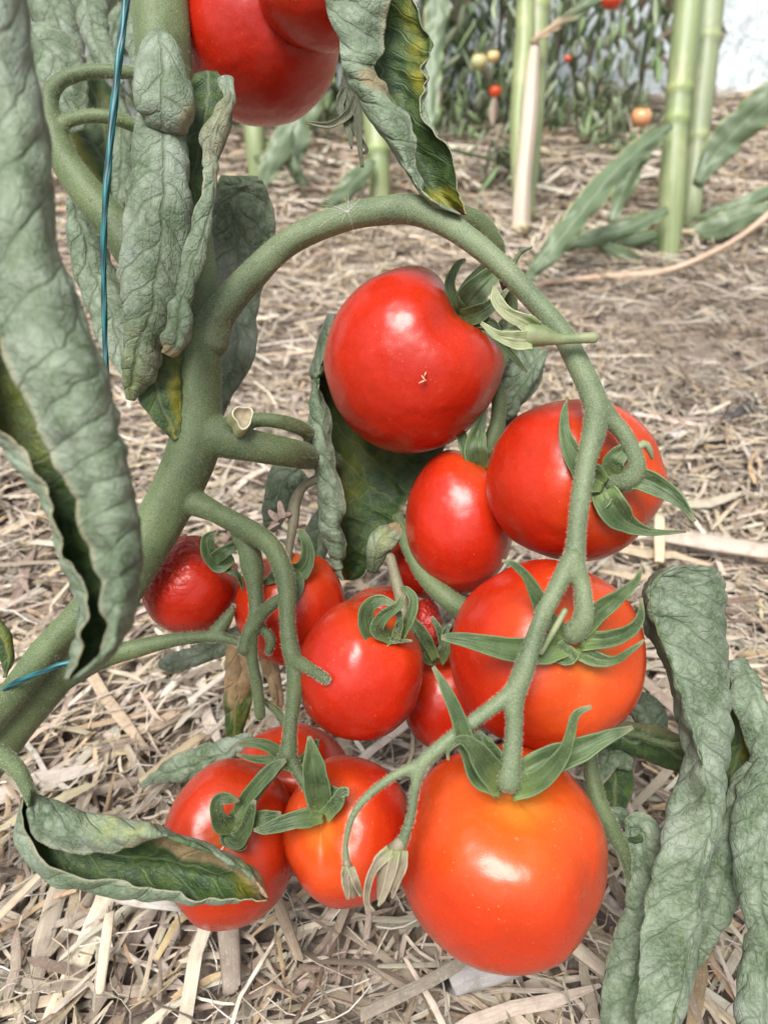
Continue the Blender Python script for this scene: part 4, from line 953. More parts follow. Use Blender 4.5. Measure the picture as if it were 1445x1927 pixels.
m = MB(); m.px([(1062, 1150, d5 - .007, 6), (1040, 1190, d5 - .007, 6), (1018, 1228, d5 - .006, 5)], n=10, k=8); m.build('petal_remnant', M_SEPALP, T[5])
# biggest, orange
T[6], s6 = tomato(947, 1618, 197, 219, .240, (960, 1458), ORG_, 'biggest tomato, glossy orange, hanging lowest at the bottom right', lobes=5, lobe=.02, dim=.10, shoulder=.6, seed=7, pointy=-.03)
d6 = .2165
calyx(T[6], [[(945, 1480, d6, 26), (905, 1455, d6 - .003, 24), (880, 1405, d6 - .006, 19), (862, 1350, d6 - .007, 14), (838, 1295, d6 - .007, 9), (815, 1255, d6 - .006, 4)],
             [(945, 1482, d6 - .001, 26), (915, 1440, d6 - .006, 25), (890, 1405, d6 - .009, 17), (865, 1393, d6 - .011, 9), (845, 1410, d6 - .012, 4), (843, 1430, d6 - .012, 2)],
             [(965, 1482, d6 - .001, 26), (1015, 1468, d6 - .005, 21), (1055, 1425, d6 - .009, 15), (1072, 1385, d6 - .011, 10), (1083, 1345, d6 - .012, 8), (1112, 1330, d6 - .012, 3)],
             [(970, 1465, d6, 24), (1020, 1435, d6 - .001, 28), (1080, 1415, d6 - .003, 24), (1140, 1388, d6 - .004, 13), (1190, 1368, d6 - .004, 4)],
             [(950, 1460, d6, 20), (915, 1410, d6 - .001, 22), (895, 1375, d6, 6)]])
# centre
T[7], s7 = tomato(677, 1262, 120, 132, .268, (728, 1160), RED2, 'round red tomato in the centre with a curled dark calyx', lobes=4, lobe=.015, shoulder=.25, seed=8)
d7 = .2515
calyx(T[7], [[(745, 1195, d7, 12), (712, 1205, d7, 16), (690, 1180, d7 - .003, 16), (692, 1145, d7 - .006, 14), (715, 1130, d7 - .008, 10), (745, 1138, d7 - .009, 5)],
             [(735, 1200, d7, 14), (710, 1185, d7 - .005, 14), (722, 1160, d7 - .008, 12), (748, 1140, d7 - .010, 9), (760, 1120, d7 - .009, 4)],
             [(745, 1200, d7 - .002, 10), (752, 1170, d7 - .006, 8), (750, 1150, d7 - .006, 5)],
             [(750, 1195, d7, 14), (770, 1165, d7 - .004, 12), (778, 1130, d7 - .004, 9), (765, 1110, d7 - .003, 6), (752, 1108, d7, 2)],
             [(730, 1205, d7, 9), (750, 1206, d7 - .002, 5), (775, 1206, d7 - .002, 2)]])
# left wrinkled
T[8], s8 = tomato(358, 1101, 93, 94, .312, (420, 1045), RED2, 'small red tomato at the left with a wrinkled scarred upper side', lobes=3, lobe=.02, dim=.2, shoulder=.05, wrink=.45, seed=9)
d8 = .290
calyx(T[8], [[(440, 1050, d8 - .004, 12), (412, 1060, d8 - .003, 17), (395, 1040, d8 - .005, 16), (392, 1015, d8 - .007, 11), (408, 1000, d8 - .008, 4)],
             [(400, 1055, d8 - .002, 12), (420, 1040, d8 - .008, 12), (440, 1028, d8 - .008, 9), (455, 1020, d8 - .004, 5)],
             [(405, 1060, d8, 10), (430, 1072, d8 - .003, 7), (450, 1085, d8 - .003, 5), (458, 1110, d8, 2)]])
T[9], s9 = tomato(545, 1146, 105, 107, .305, (540, 1060), RO, 'red tomato with an orange shoulder right behind the lower stalk', lobes=5, lobe=.02, shoulder=.4, seed=10)
d9 = .288
calyx(T[9], [[(545, 1080, d9, 14), (570, 1070, d9 - .003, 18), (580, 1040, d9 - .004, 13), (572, 1010, d9 - .004, 8), (560, 995, d9 - .003, 3)],
             [(545, 1070, d9, 14), (558, 1100, d9 - .004, 15), (552, 1130, d9 - .005, 8), (548, 1150, d9 - .003, 2)],
             [(530, 1075, d9, 14), (510, 1090, d9 - .003, 10), (495, 1098, d9 - .003, 3)]])
T[10], _ = tomato(712, 1160, 66, 58, .335, (690, 1105), RO, 'half hidden red tomato peeking out above the centre one', shoulder=.1, seed=11, nth=40, nph=60)
T[11], _ = tomato(802, 1178, 30, 52, .318, (790, 1215), (.30, .012, .010), 'shrivelled dark red rotten tomato right of the centre one', shoulder=0, seed=12, wrink=1., wcut=-2., lobes=6, lobe=.08, nth=60, nph=90)
T[12], _ = tomato(838, 1318, 79, 96, .300, (830, 1235), RED2, 'small red tomato between the centre one and the star calyx one', shoulder=.2, seed=13)
d12 = .283
calyx(T[12], [[(820, 1245, d12, 10), (800, 1235, d12 - .002, 10), (785, 1215, d12 - .003, 7), (778, 1190, d12 - .003, 3)],
              [(825, 1245, d12, 12), (838, 1220, d12 - .004, 10), (838, 1190, d12 - .004, 7), (848, 1175, d12 - .003, 2)],
              [(820, 1240, d12 - .004, 9), (800, 1200, d12 - .007, 11), (778, 1170, d12 - .007, 9), (765, 1150, d12 - .006, 4)],
              [(835, 1225, d12 - .002, 8), (828, 1190, d12 - .003, 7), (812, 1160, d12 - .003, 3)]])
T[13], _ = tomato(550, 1448, 106, 88, .318, (545, 1400), RED2, 'red tomato mostly hidden behind the two lower left ones', shoulder=.15, seed=14)
calyx(T[13], [[(560, 1440, .289, 14), (530, 1420, .286, 14), (500, 1402, .285, 11), (470, 1398, .285, 7), (447, 1402, .285, 2)],
              [(555, 1445, .289, 12), (520, 1432, .287, 10), (480, 1428, .286, 7), (445, 1420, .286, 2)],
              [(565, 1435, .29, 10), (590, 1410, .287, 9), (598, 1390, .287, 3)]])
T[14], s14 = tomato(432, 1590, 130, 163, .277, (445, 1540), RO, 'red tomato at the lower left partly under the curled leaf', lobes=5, lobe=.02, shoulder=.2, seed=15)
d14 = .2515
calyx(T[14], [[(440, 1560, d14, 14), (418, 1548, d14 - .003, 18), (408, 1525, d14 - .006, 14), (412, 1505, d14 - .007, 11), (430, 1503, d14 - .007, 9), (450, 1508, d14 - .006, 3)],
              [(430, 1562, d14, 14), (445, 1580, d14 - .003, 18), (462, 1560, d14 - .006, 13), (472, 1525, d14 - .008, 10), (480, 1505, d14 - .008, 3)],
              [(445, 1560, d14, 14), (475, 1545, d14 - .003, 16), (500, 1538, d14 - .004, 14), (530, 1532, d14 - .003, 4)],
              [(440, 1568, d14 + .001, 14), (428, 1578, d14 - .002, 14), (452, 1592, d14 - .003, 9), (465, 1590, d14 - .003, 3)],
              [(440, 1540, d14, 12), (470, 1495, d14 - .002, 14), (510, 1450, d14 - .003, 14), (538, 1430, d14 - .002, 4)]])
T[15], s15 = tomato(654, 1566, 122, 145, .268, (608, 1525), RO, 'orange red tomato between the lower left one and the biggest orange one', lobes=5, lobe=.022, shoulder=.45, seed=16)
d15 = .2465
calyx(T[15], [[(608, 1538, d15, 12), (570, 1540, d15 - .003, 17), (530, 1550, d15 - .004, 15), (500, 1560, d15 - .005, 9), (478, 1562, d15 - .005, 3)],
              [(605, 1528, d15, 20), (598, 1490, d15 - .004, 25), (590, 1440, d15 - .007, 22), (585, 1405, d15 - .008, 11), (582, 1385, d15 - .008, 3)],
              [(612, 1535, d15 - .001, 14), (632, 1512, d15 - .004, 14), (645, 1492, d15 - .006, 12), (658, 1490, d15 - .007, 6)],
              [(615, 1532, d15, 14), (640, 1500, d15 - .003, 12), (610, 1485, d15 - .001, 10), (600, 1470, d15, 4)]])
# the pair at the top
T[16], _ = tomato(488, 58, 150, 180, .325, (470, -110), RED, 'big red tomato at the top of the photo right of the main stem', lobes=4, lobe=.02, shoulder=.1, seed=17)
T[17], _ = tomato(600, -20, 118, 120, .290, (560, -120), RED2, 'red tomato cut off by the top edge, overlapping the big one', lobes=4, lobe=.02, shoulder=.2, seed=18)
for k_ in (16, 17):
    x0 = {16: (470, -110, .325), 17: (560, -120, .29)}[k_]
    calyx(T[k_], [[(x0[0], x0[1] - 5, x0[2], 16), (x0[0] + dx_ * .5, x0[1] - 20, x0[2] - .004, 14), (x0[0] + dx_, x0[1] + 5, x0[2] - .008, 3)] for dx_ in (-80, -40, 45, 85)])

m = MB(); m.px([(300, -180, .31, 20), (400, -200, .32, 16), (470, -170, .325, 14), (470, -105, .325, 14)], n=20, k=10); m.px([(470, -180, .325, 12), (540, -170, .30, 12), (560, -115, .29, 12)], n=14, k=10)
m.build('pedicel', M_STEM, plant)

# small pips of scar tissue on the heart tomato are part of the fruit
M_SCAR = mat_plain('scar_tissue', (.50, .27, .15), .7)
for x, y, l, a_ in ((758, 549, 8, .6), (797, 712, 6, 2.2), (795, 718, 7, .4), (800, 704, 4, 1.2)):
    dz = math.sqrt(max(0, 1 - ((x - 779) / 168) ** 2 - ((y - 676) / 176) ** 2)) * .0345
    m = MB(); m.px([(x - l * math.cos(a_), y + l * math.sin(a_), .300 - dz - .0006, 1.3), (x, y, .300 - dz - .0009, 2), (x + l * math.cos(a_), y - l * math.sin(a_), .300 - dz - .0006, 1.2)], n=8, k=6); m.build('scar', M_SCAR, T[1])


# aborted and withered flowers on the truss (parts of the plant)
def flower(name, body, seps, mat, label=None):
    mb = MB(); mb.px(body, n=18, k=14, bump=.1)
    s_ = sepals('x', plant, seps, mat)
    mb.V += s_.V; mb.F += [[i + mb.n for i in f] for f in s_.F]; mb.C += s_.C
    o = mb.build(name, mat, plant)
    if label: o['label'] = label
    return o
flower('dried_flower', [(1115, 636, .232, 11), (1085, 637, .2325, 10), (1050, 638, .233, 11), (1020, 632, .2335, 20), (995, 628, .234, 24), (968, 630, .2345, 16), (940, 632, .235, 8)],
       [[(1010, 618, .2325, 16), (985, 605, .231, 15), (955, 590, .230, 12), (935, 565, .230, 10), (930, 538, .231, 3)],
        [(1000, 640, .232, 18), (970, 640, .231, 17), (935, 630, .231, 9), (905, 608, .233, 3)]], M_SEPALP, 'pale swollen unopened flower on a stub of the arch')
flower('dried_flower', [(652, 1622, .2112, 8), (656, 1640, .211, 11), (660, 1660, .211, 13), (664, 1680, .211, 10)],
       [[(650, 1630, .2095, 7), (650, 1660, .209, 7), (655, 1692, .2095, 3)], [(660, 1632, .2090, 7), (670, 1660, .2085, 7), (680, 1686, .209, 3)]], M_WITHER, 'small withered flower on the thin left fork')
flower('dried_flower', [(752, 1588, .211, 13), (742, 1610, .2105, 22), (730, 1640, .210, 20), (722, 1670, .210, 14), (716, 1690, .210, 7)],
       [[(735, 1600, .2085, 14), (710, 1625, .2075, 9), (694, 1660, .2075, 7), (690, 1700, .208, 5), (705, 1715, .2085, 2)],
        [(745, 1600, .208, 10), (735, 1645, .2065, 9), (722, 1685, .2065, 6), (712, 1705, .207, 2)],
        [(758, 1600, .2085, 10), (756, 1630, .2075, 10), (745, 1665, .2075, 6), (738, 1690, .208, 2)]], M_WITHER, 'larger withered brown flower hanging before the orange tomato')
flower('dried_flower', [(648, 150, .30, 6), (650, 175, .30, 12), (655, 205, .30, 13), (662, 235, .30, 8)],
       [[(650, 165, .298, 8), (640, 200, .297, 8), (655, 240, .297, 6), (662, 280, .298, 2)], [(660, 170, .297, 8), (672, 210, .296, 8), (676, 260, .296, 6), (682, 315, .298, 3)],
        [(670, 185, .297, 8), (655, 215, .295, 8), (620, 235, .295, 6), (575, 230, .296, 2)], [(655, 200, .297, 6), (672, 250, .297, 5), (690, 282, .297, 3), (680, 290, .298, 2)]], mat_stem('dark_sepal_skin', (.06, .07, .04), (.14, .15, .09)), 'dried dark flower beside the top tomato')
flower('dried_flower', [(545, 968, .303, 4), (530, 972, .302, 7), (518, 978, .302, 5)],
       [[(532, 975, .301, 7), (528, 955, .30, 6), (526, 942, .30, 2)], [(525, 978, .301, 7), (512, 968, .30, 6), (506, 960, .30, 2)], [(522, 982, .301, 6), (512, 990, .30, 4), (505, 996, .30, 2)]], mat_plain('pinkish_dry', (.34, .26, .22), .8), 'pinkish brown dried flower on the thin stalk')

# ================================================================ TWINE, FLUFF
def twine(name, pts, label):
    m = MB(); w = [(*P(x, y, d), r * d / F) for x, y, d, r in pts]; q = cat(w, 160)
    c = q[:, :3]; k = 10; T_, N, B = frames(c); th = np.linspace(0, 2 * math.pi, k, endpoint=False)
    L = np.concatenate([[0], np.linalg.norm(np.diff(c, axis=0), axis=1).cumsum()])
    R = q[:, 3][:, None] * (1 + .38 * np.abs(np.cos(th[None] * 1. + L[:, None] * 150))) * .85 * (1 + .08 * n2(L[:, None] * 300, th[None] * 1., 5))
    V = c[:, None] + (np.cos(th)[None, :, None] * N[:, None] + np.sin(th)[None, :, None] * B[:, None]) * R[..., None]
    n = len(c)
    Fc = [[i * k + j, i * k + (j + 1) % k, (i + 1) * k + (j + 1) % k, (i + 1) * k + j] for i in range(n - 1) for j in range(k)] + [list(range(k))[::-1], [(n - 1) * k + j for j in range(k)]]
    uv = np.stack([np.tile(th / 6.283 * .01, n), np.repeat(L, k)], -1)
    return mesh(name, V.reshape(-1, 3), Fc, M_TWINE, uv=uv, origin=c[0])
o = twine('twine', [(x_, y_, d_, r_ * .82) for x_, y_, d_, r_ in [(243, -80, .252, 8.5), (238, 0, .252, 8.5), (228, 80, .252, 8), (219, 160, .253, 8), (210, 250, .254, 7.5), (202, 340, .255, 7.5), (196, 440, .257, 6.5), (196, 540, .26, 6), (198, 640, .262, 6), (200, 740, .264, 6), (190, 860, .27, 6), (170, 1000, .278, 6), (155, 1140, .268, 6), (150, 1232, .262, 6), (105, 1254, .260, 6.5), (60, 1272, .262, 6), (20, 1290, .268, 6), (-10, 1310, .28, 5), (-40, 1290, .30, 5)]], '')
tag(o, 'blue green plastic support twine running down beside the main stem', 'twine')
def fluff():
    c0 = P(655, 398, .262); V = []; Fc = []
    for i in range(46):
        a = rng.uniform(0, 2 * math.pi); r = rng.uniform(.003, .0105); zz = rng.uniform(-.2, .9)
        dr = RIGHT * math.cos(a) * (1.15 if math.cos(a) < 0 else .5) + UP * abs(math.sin(a)) * .55 * (1 if rng.random() < .8 else -1) - FWD * zz * .3
        bd = rng.normal(0, .22, 3); t = np.linspace(0, 1, 7)[:, None]
        c = c0 + dr * r * t + bd * r * t ** 2
        b = len(V); w = .00002
        for p in c: V += [p + RIGHT * w, p - RIGHT * w * .5 + UP * w, p - RIGHT * w * .5 - UP * w]
        Fc += [[b + j * 3 + k, b + j * 3 + (k + 1) % 3, b + j * 3 + 3 + (k + 1) % 3, b + j * 3 + 3 + k] for j in range(6) for k in range(3)]
    o = mesh('seed_fluff', V, Fc, NT('fluff').fin((.8, .8, .78), .6), origin=c0)
    tag(o, 'tuft of fine white seed fluff caught on the arched stalk', 'seed fluff')
fluff()

# ================================================================ CANES / MAIZE
def cane(root, name, pts, nodes, mat, flat=1., k=22, groove=.06, n=90, tint=(.5, .5, .5)):
    """upright reed: pts (x, y, depth, radius px) with node rings at fractions"""
    q = cat([(*P(x, y, d), r * d / F) for x, y, d, r in pts], n); c, r = q[:, :3], q[:, 3]
    L = np.concatenate([[0], np.linalg.norm(np.diff(c, axis=0), axis=1).cumsum()]); f = L / L[-1]
    col = np.tile(tint, (n, 1)).astype(float)
    for nd in nodes:
        g = np.exp(-((f - nd) / .012) ** 2); r = r * (1 + .10 * g - .05 * np.exp(-((f - nd - .02) / .012) ** 2))
        col = col * (1 + g[:, None] * np.array([.18, .22, -.05])) * (1 - np.exp(-((f - nd - .025) / .012) ** 2)[:, None] * .25)
    T_, N, B = frames(c); th = np.linspace(0, 2 * math.pi, k, endpoint=False)
    R = r[:, None] * (1 - groove * np.abs(np.sin(th * 2.5))[None])
    V = c[:, None] + (np.cos(th)[None, :, None] * N[:, None] + np.sin(th)[None, :, None] * B[:, None]) * R[..., None]
    Fc = [[i * k + j, i * k + (j + 1) % k, (i + 1) * k + (j + 1) % k, (i + 1) * k + j] for i in range(n - 1) for j in range(k)] + [list(range(k))[::-1], [(n - 1) * k + j for j in range(k)]]
    uv = np.stack([np.tile(th / 6.283 * .06, n), np.repeat(L, k)], -1)
    return mesh(name, V.reshape(-1, 3), Fc, mat, root, uv=uv, attrs={'tint': np.repeat(col, k, 0)})
def blade(root, pts, a=25, seed=1, name='leaf_blade', **k):
    return leaf(name, root, pts, a=a, amp=0., wave=.007, mats=[M_BLADE, M_BLADE], thick=.0005, seed=seed, step=.006, serr=.01, nu=13, **k)
Dc = gd(430)
c1 = empty('maize_plant', G(988, 440)); tag(c1, 'pale green cane with a peeled white dry sheath left of the pair of canes', 'maize plant', 'maize plants behind the tomato')
cane(c1, 'stalk', [(1015, -120, Dc - .01, 24), (1012, 0, Dc - .01, 24), (1003, 200, Dc - .005, 22), (990, 380, Dc, 17), (985, 440, Dc + .01, 14)], [.24, .93], M_CANE)
cane(c1, 'stalk', [(975, -120, Dc - .03, 18), (988, 10, Dc - .03, 18), (982, 140, Dc - .03, 19), (975, 250, Dc - .025, 16), (978, 400, Dc - .02, 14)], [.22], M_CANE, tint=(.58, .56, .55))
cane(c1, 'dry_sheath', [(1012, 60, Dc - .04, 3), (1003, 110, Dc - .045, 12), (995, 220, Dc - .05, 17), (984, 330, Dc - .05, 17), (979, 418, Dc - .045, 19), (980, 428, Dc - .04, 14)], [.985], M_SHEATH, groove=.14)
blade(c1, [(998, 80, Dc - .05, 4), (1040, 50, Dc - .07, 9), (1100, 10, Dc - .09, 10), (1170, -40, Dc - .1, 8)], seed=2, dry=[(0, .2, 2, .35, .8)])
D2_ = gd(500)
c2 = empty('maize_plant', G(1260, 495)); tag(c2, 'front green cane of the pair at the right, rooted nearest the dry vine', 'maize plant', 'maize plants behind the tomato')
cane(c2, 'stalk', [(1305, -120, D2_ - .02, 27), (1296, 0, D2_ - .02, 27), (1283, 120, D2_ - .015, 26), (1272, 240, D2_ - .01, 23), (1264, 360, D2_, 26), (1256, 500, D2_ + .02, 20)], [.47, .56], M_CANE)
c3 = empty('maize_plant', G(1292, 440)); tag(c3, 'rear green cane of the pair at the right with a dark node near the top', 'maize plant', 'maize plants behind the tomato')
D3_ = gd(445)
cane(c3, 'stalk', [(1345, -120, D3_, 26), (1337, 0, D3_, 26), (1325, 130, D3_, 24), (1312, 260, D3_, 21), (1302, 380, D3_, 19), (1295, 440, D3_ + .02, 17)], [.35, .68], M_CANE, tint=(.5, .48, .56))
blade(c2, [(1262, 236, D2_ - .04, 6), (1215, 270, D2_ - .07, 17), (1150, 330, D2_ - .1, 20), (1085, 410, D2_ - .12, 22), (1030, 480, D2_ - .13, 20), (990, 530, D2_ - .12, 6)], seed=3, yellow=[])
blade(c2, [(1245, 240, D2_ + .05, 10), (1200, 290, D2_ + .06, 22), (1175, 350, D2_ + .07, 20), (1150, 420, D2_ + .08, 6)], seed=4)
blade(c3, [(1310, 345, D3_ - .02, 8), (1350, 285, D3_ - .03, 26), (1400, 230, D3_ - .05, 30), (1470, 170, D3_ - .08, 28), (1560, 120, D3_ - .1, 8)], seed=5)
blade(c3, [(1290, 430, D3_, 8), (1340, 410, D3_ - .03, 18), (1400, 385, D3_ - .04, 16), (1480, 345, D3_ - .05, 14)], seed=6)
blade(c3, [(1285, 440, D3_ - .02, 8), (1340, 432, D3_ - .04, 22), (1400, 405, D3_ - .05, 20), (1470, 395, D3_ - .05, 12)], seed=7)
blade(c2, [(1255, 395, D2_ - .03, 8), (1200, 420, D2_ - .04, 16), (1130, 445, D2_ - .04, 18), (1050, 465, D2_ - .03, 12), (985, 505, D2_ - .0, 3)], seed=8)
blade(c2, [(1245, 440, D2_ + .02, 8), (1185, 455, D2_ + .01, 18), (1130, 450, D2_, 14), (1060, 445, D2_, 5)], seed=9)
blade(c2, [(1110, 440, D2_ - .03, 10), (1150, 470, D2_ - .03, 13), (1190, 490, D2_ - .02, 12), (1230, 515, D2_, 3)], seed=10)
# canes behind the top centre leaf and under the top tomato
D4_ = gd(385)
c4 = empty('maize_plant', G(715, 390)); tag(c4, 'yellow green cane seen below the top centre leaf', 'maize plant', 'maize plants behind the tomato')
cane(c4, 'stalk', [(690, -120, D4_, 24), (695, 60, D4_, 24), (703, 200, D4_, 24), (712, 300, D4_, 22), (716, 392, D4_ + .02, 20)], [.62, .8], M_CANE)
blade(c4, [(700, 300, D4_ - .03, 8), (670, 340, D4_ - .04, 18), (640, 370, D4_ - .04, 16), (600, 400, D4_ - .02, 4)], seed=11)
D5_ = gd(360)
c5 = empty('maize_plant', G(482, 350)); tag(c5, 'blurred green cane standing under the big top tomato', 'maize plant', 'maize plants behind the tomato')
cane(c5, 'stalk', [(460, -60, D5_, 22), (472, 150, D5_, 22), (480, 260, D5_, 20), (486, 350, D5_ + .02, 17)], [.7], M_CANE)
blade(c5, [(545, 215, D5_ - .1, 8), (530, 270, D5_ - .1, 22), (505, 320, D5_ - .1, 18), (490, 360, D5_ - .1, 4)], seed=12)
blade(c5, [(550, 200, D5_ - .05, 10), (560, 250, D5_ - .05, 24), (552, 310, D5_ - .05, 14), (580, 370, D5_ - .05, 3)], seed=13)
blade(c5, [(600, 180, D5_, 14), (560, 250, D5_, 20), (520, 300, D5_, 12), (500, 340, D5_, 3)], seed=14)
blade(c5, [(480, 300, D5_ - .06, 7), (520, 290, D5_ - .08, 12), (560, 320, D5_ - .08, 10), (580, 365, D5_ - .05, 3)], seed=15)
c6 = empty('maize_plant', G(815, 300)); tag(c6, 'dark green upright blade beside the top centre leaf', 'maize plant', 'maize plants behind the tomato')
blade(c6, [(815, 300, 1.1, 5), (808, 220, 1.1, 14), (812, 120, 1.1, 20), (822, 30, 1.1, 22), (828, -80, 1.1, 20)], seed=16)

# ================================================================ PLASTIC WALL
def film():
    xs = np.linspace(-2.6, 4.2, 240); zs = np.linspace(-.05, 2.2, 110)
    X, Z = np.meshgrid(xs, zs)
    fold = .03 * n2(X * 2.2 + Z * .7, Z * .5, 61, 3) + .02 * n2(X * 8 + Z * 2.5, Z * 1.6, 62, 3) + .010 * n2(X * 26 - Z * 7, Z * 5, 63, 2)
    Y = 2.20 + .42 * Z + .24 * (X - .26) + fold + .25 * np.exp(-(Z / .12)) * 0
    nx = len(xs); i = (np.arange(len(zs) - 1)[:, None] * nx + np.arange(nx - 1)[None]).ravel()
    A = np.stack([X, Y, Z], -1).reshape(-1, 3); B = A + [0, .0006, 0]; n = len(A)
    q = np.stack([i, i + 1, i + 1 + nx, i + nx], -1)
    lo = np.concatenate([np.arange(nx), np.arange(1, len(zs)) * nx + nx - 1, (len(zs) - 1) * nx + np.arange(nx - 2, -1, -1), np.arange(len(zs) - 2, 0, -1) * nx]); l2 = np.roll(lo, -1)
    o = mesh('plastic_wall', np.vstack([A, B]), np.vstack([q, q[:, ::-1] + n, np.stack([lo, lo + n, l2 + n, l2], -1)]), M_FILM, origin=(0, 2, 0))
    tag(o, 'crumpled white translucent plastic sheet closing the greenhouse behind the plants', 'plastic wall')
film()

# ================================================================ FAR ROW OF TOMATO PLANTS
def wl(px, py, Y):          # world point on the pixel ray at distance Y
    d = P(px, py, 1.) - CAM; return CAM + d * (Y / d[1])
def far_plant(px, base_y, spread, label, dens=420, dead=.15, top=.95, seed=1, low=.05, dark=1.):
    g = G(px, base_y); r = np.random.default_rng(seed)
    root = empty('tomato_plant', g); tag(root, label, 'tomato plant', 'tomato plants in the far row')
    sc = g[1] / 1.8
    m = MB()
    for s_ in range(2):
        x = g[0] + r.normal(0, spread * .35); c = cat([(x, g[1], 0), (x + r.normal(0, .02), g[1], .26 * top), (x + r.normal(0, .04), g[1] + r.normal(0, .03), .58 * top), (x + r.normal(0, .05), g[1], top * 1.1)], 20)
        m.tube(c, np.full(20, .0035), k=8, bump=.1, col=(.12, .15, .07))
    for s_ in range(16):
        z = r.uniform(.12 if top > .3 else .02, top); x = g[0] + r.normal(0, spread * .4); l = r.uniform(.08, .2); l = min(l, top); a = r.uniform(0, 6.28)
        c = cat([(x, g[1], z), (x + math.cos(a) * l * .5, g[1] + math.sin(a) * l * .4, z + .02), (x + math.cos(a) * l, g[1] + math.sin(a) * l * .8, z - .05 - l * .4)], 10)
        m.tube(c, np.linspace(.003, .0015, 10), k=6, col=(.13, .15, .08))
    m.build('stem', M_BG, root)
    V = []; Fc = []; C = []; n = 0; dens = int(dens * 1.7)
    x = g[0] + r.normal(0, spread, dens); y = g[1] + r.normal(0, .10, dens); z = np.clip(r.uniform(low - .05, top, dens) + r.normal(0, .02, dens), .006, None) 
    for i in range(dens):
        L = r.uniform(.02, .07) * sc; w = r.uniform(.002, .0105) * sc; a = r.uniform(0, 6.28); dr = np.array([math.cos(a) * r.uniform(.1, .6), math.sin(a) * .4, -r.uniform(.5, 1.)]); dr /= np.linalg.norm(dr)
        sd = np.cross(dr, [math.sin(a * 2), math.cos(a * 2), .2]); sd /= np.linalg.norm(sd); nn = np.cross(dr, sd)
        t = np.linspace(0, 1, 6); tw = r.normal(0, .8); bw = r.normal(0, .25)
        P_ = []
        for tt in t:
            ww = w * math.sin(math.pi * (.08 + .9 * tt)) ; ca, sa = math.cos(tw * tt), math.sin(tw * tt)
            s2_ = sd * ca + nn * sa; n2_ = nn * ca - sd * sa
            c = np.array([x[i], y[i], z[i]]) + dr * L * tt + nn * bw * L * tt * tt
            c[2] = max(c[2], .008)
            P_ += [c - s2_ * ww, c + n2_ * ww * .7, c + s2_ * ww, c - n2_ * ww * .12 + n2_ * ww * .35]
        V += P_
        Fc += [[n + j * 4 + k, n + j * 4 + (k + 1) % 4, n + j * 4 + 4 + (k + 1) % 4, n + j * 4 + 4 + k] for j in range(5) for k in range(4)] + [[n + 3, n + 2, n + 1, n], [n + 20, n + 21, n + 22, n + 23]]
        n += 24
        if r.random() < dead: col = np.array([.26, .20, .15]) * r.uniform(.6, 1.3)
        else: col = np.array([.16, .225, .105]) * r.uniform(.6, 1.9) * dark if r.random() < .6 else np.array([.36, .43, .28]) * r.uniform(.7, 1.2)
        C += [col] * 24
    mesh('foliage', V, np.array(Fc), M_BG, root, smooth=True, attrs={'tint': np.clip(np.array(C), 0, .8)})
    return root
far_plant(850, 245, .10, 'dense drooping tomato plant in the far row, left of the white dry sheath', 560, .12, seed=1, dark=.9)
far_plant(930, 240, .07, 'far tomato plant right behind the peeled cane', 330, .12, seed=2)
far_plant(1090, 235, .085, 'far tomato plant with thin hanging leaves between the canes', 460, .10, seed=3)
far_plant(1200, 225, .035, 'withered brown tomato plant hanging before the white plastic', 150, .8, seed=4, low=.18)
far_plant(690, 250, .10, 'far tomato plant behind the top centre leaf', 420, .12, seed=5, dark=.9)
far_plant(560, 255, .12, 'far tomato plant behind the big top tomato', 420, .12, seed=6, dark=.9)
far_plant(380, 260, .14, 'far tomato plant behind the main stem', 420, .12, seed=7, dark=.9)
far_plant(190, 265, .14, 'far tomato plant behind the upper left leaves', 420, .12, seed=8, dark=.9)
far_plant(20, 270, .14, 'far tomato plant at the left edge of the row', 380, .12, seed=9, dark=.9)
far_plant(1150, 275, .05, 'low weedy green seedling at the foot of the far row', 60, .05, seed=10, low=.01, top=.10)
far_plant(955, 345, .04, 'low green weed behind the base of the peeled cane', 24, .05, seed=11, low=.005, top=.05)
far_plant(760, 262, .09, 'low leafy weed left of the peeled cane in the far row', 70, .05, seed=12, low=.01, top=.12)
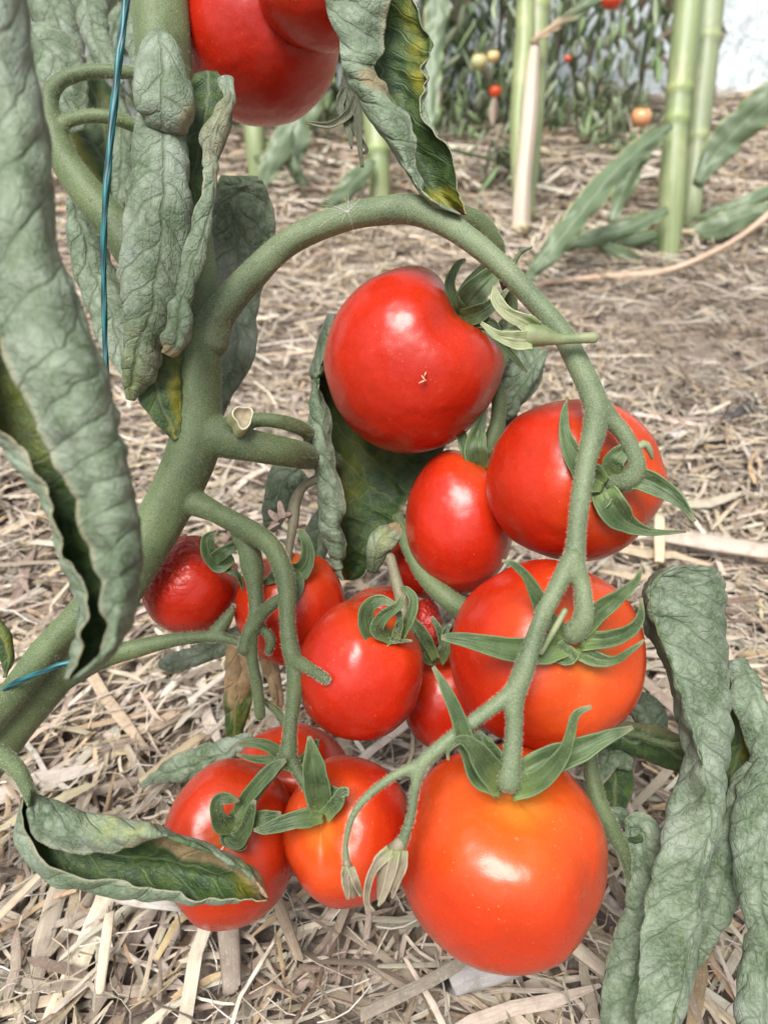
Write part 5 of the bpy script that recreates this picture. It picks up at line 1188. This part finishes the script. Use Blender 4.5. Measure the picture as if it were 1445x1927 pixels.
def far_tomato(px, py, Yd, rpx, col, label, squash=.93):
    c = wl(px, py, Yd); dep = (c - CAM) @ FWD; r_ = rpx * dep / F
    root = empty('tomato', c - [0, 0, r_])
    th = np.linspace(0, math.pi, 22)[:, None]; ph = np.linspace(0, 2 * math.pi, 30, endpoint=False)[None]
    R = r_ * (1 - .12 * np.exp(-(th / .4) ** 2)) * (1 + .02 * np.cos(5 * ph) * np.sin(th))
    V = c + np.stack([R * np.sin(th) * np.cos(ph), R * np.sin(th) * np.sin(ph), R * np.cos(th) * squash], -1); k = 30
    i = (np.arange(21)[:, None] * k + np.arange(k)[None]).ravel(); j = (np.arange(21)[:, None] * k + (np.arange(k)[None] + 1) % k).ravel()
    o = mesh('fruit', V.reshape(-1, 3), np.stack([i, i + k, j + k, j], -1), M_TOM, root, attrs={'th': np.broadcast_to(th / math.pi, R.shape).ravel(), 'shoulder': np.full(R.size, .3)})
    bm_fix(o); o.color = (*col, 1)
    m = MB(); top = c + [0, 0, r_ * .86]
    m.tube(cat([top - [0, 0, r_ * .15], top + [0, 0, r_ * .4], top + [r_ * .3, r_ * .3, r_ * 1.2]], 8), np.full(8, r_ * .08), k=6, col=(.12, .15, .07))
    for a in range(5):
        d_ = np.array([math.cos(a * 1.257), math.sin(a * 1.257), 0]); m.tube(cat([top, top + d_ * r_ * .4 + [0, 0, r_ * .08], top + d_ * r_ * .75], 6), np.array([.1, .12, .1, .07, .04, .02]) * r_, k=6, col=(.12, .17, .07))
    m.build('calyx', M_BG, root)
    tag(root, label, 'tomato', 'tomatoes on the far plants')
far_tomato(931, 171, 1.52, 12, (.72, .09, .02), 'small orange red tomato left of the peeled cane')
far_tomato(901, 116, 1.50, 16, (.42, .50, .25), 'pale green unripe tomato in the far row')
far_tomato(928, 106, 1.50, 12, (.62, .55, .25), 'small yellowish tomato beside the pale green one')
far_tomato(1150, -5, 1.55, 22, (.60, .07, .03), 'dull red tomato cut off by the top edge between the canes')
far_tomato(1206, 220, 1.62, 19, (.66, .36, .18), 'peach coloured tomato low on the withered plant')
far_tomato(1068, 110, 1.72, 7, (.5, .08, .04), 'tiny dark red tomato between the canes')
far_tomato(206, 96, 1.5, 9, (.6, .05, .02), 'tiny red tomato seen through the gap left of the twine')
far_tomato(236, 372, 1.20, 26, (.60, .24, .12), 'dull peach tomato in the gap between twine and rolled leaf')

# ================================================================ WORLD, SUN, CAMERA
EL, AZ = math.radians(64), math.radians(205)     # azimuth clockwise from +Y: behind the viewer, a little left
w = bpy.data.worlds.new('World'); S.world = w; w.use_nodes = True
nt = w.node_tree; bg = nt.nodes['Background']
sky = nt.nodes.new('ShaderNodeTexSky'); sky.sky_type = 'NISHITA'; sky.sun_disc = False
sky.sun_elevation = EL; sky.sun_rotation = AZ; sky.air_density = 1.; sky.dust_density = 5.; sky.ozone_density = 1.
hs = nt.nodes.new('ShaderNodeHueSaturation'); hs.inputs['Saturation'].default_value = .30
nt.links.new(sky.outputs[0], hs.inputs['Color']); nt.links.new(hs.outputs[0], bg.inputs[0]); bg.inputs[1].default_value = .10
L = bpy.data.lights.new('sun', 'SUN'); L.energy = 2.5; L.angle = math.radians(26); L.color = (1., .965, .92)
so = bpy.data.objects.new('sun', L); COL.objects.link(so)
dv = Vector((math.sin(AZ) * math.cos(EL), math.cos(AZ) * math.cos(EL), math.sin(EL)))
so.rotation_euler = dv.to_track_quat('Z', 'Y').to_euler(); so.location = (0, 0, 3)
cam = bpy.data.cameras.new('camera'); co = bpy.data.objects.new('camera', cam); COL.objects.link(co); S.camera = co
co.location = CAM.tolist(); co.rotation_euler = (math.pi / 2 - PITCH, 0, 0)
cam.sensor_fit = 'VERTICAL'; cam.sensor_height = 24; cam.lens = 24 * F / 1927
cam.clip_start = .01; cam.clip_end = 400
cam.dof.use_dof = True; cam.dof.focus_distance = .262; cam.dof.aperture_fstop = cam.lens / 2.0
S.view_settings.view_transform = 'Standard'; S.view_settings.look = 'None'; S.view_settings.exposure = 0.86; S.view_settings.gamma = 1
S.cycles.max_bounces = 6; S.cycles.transparent_max_bounces = 4
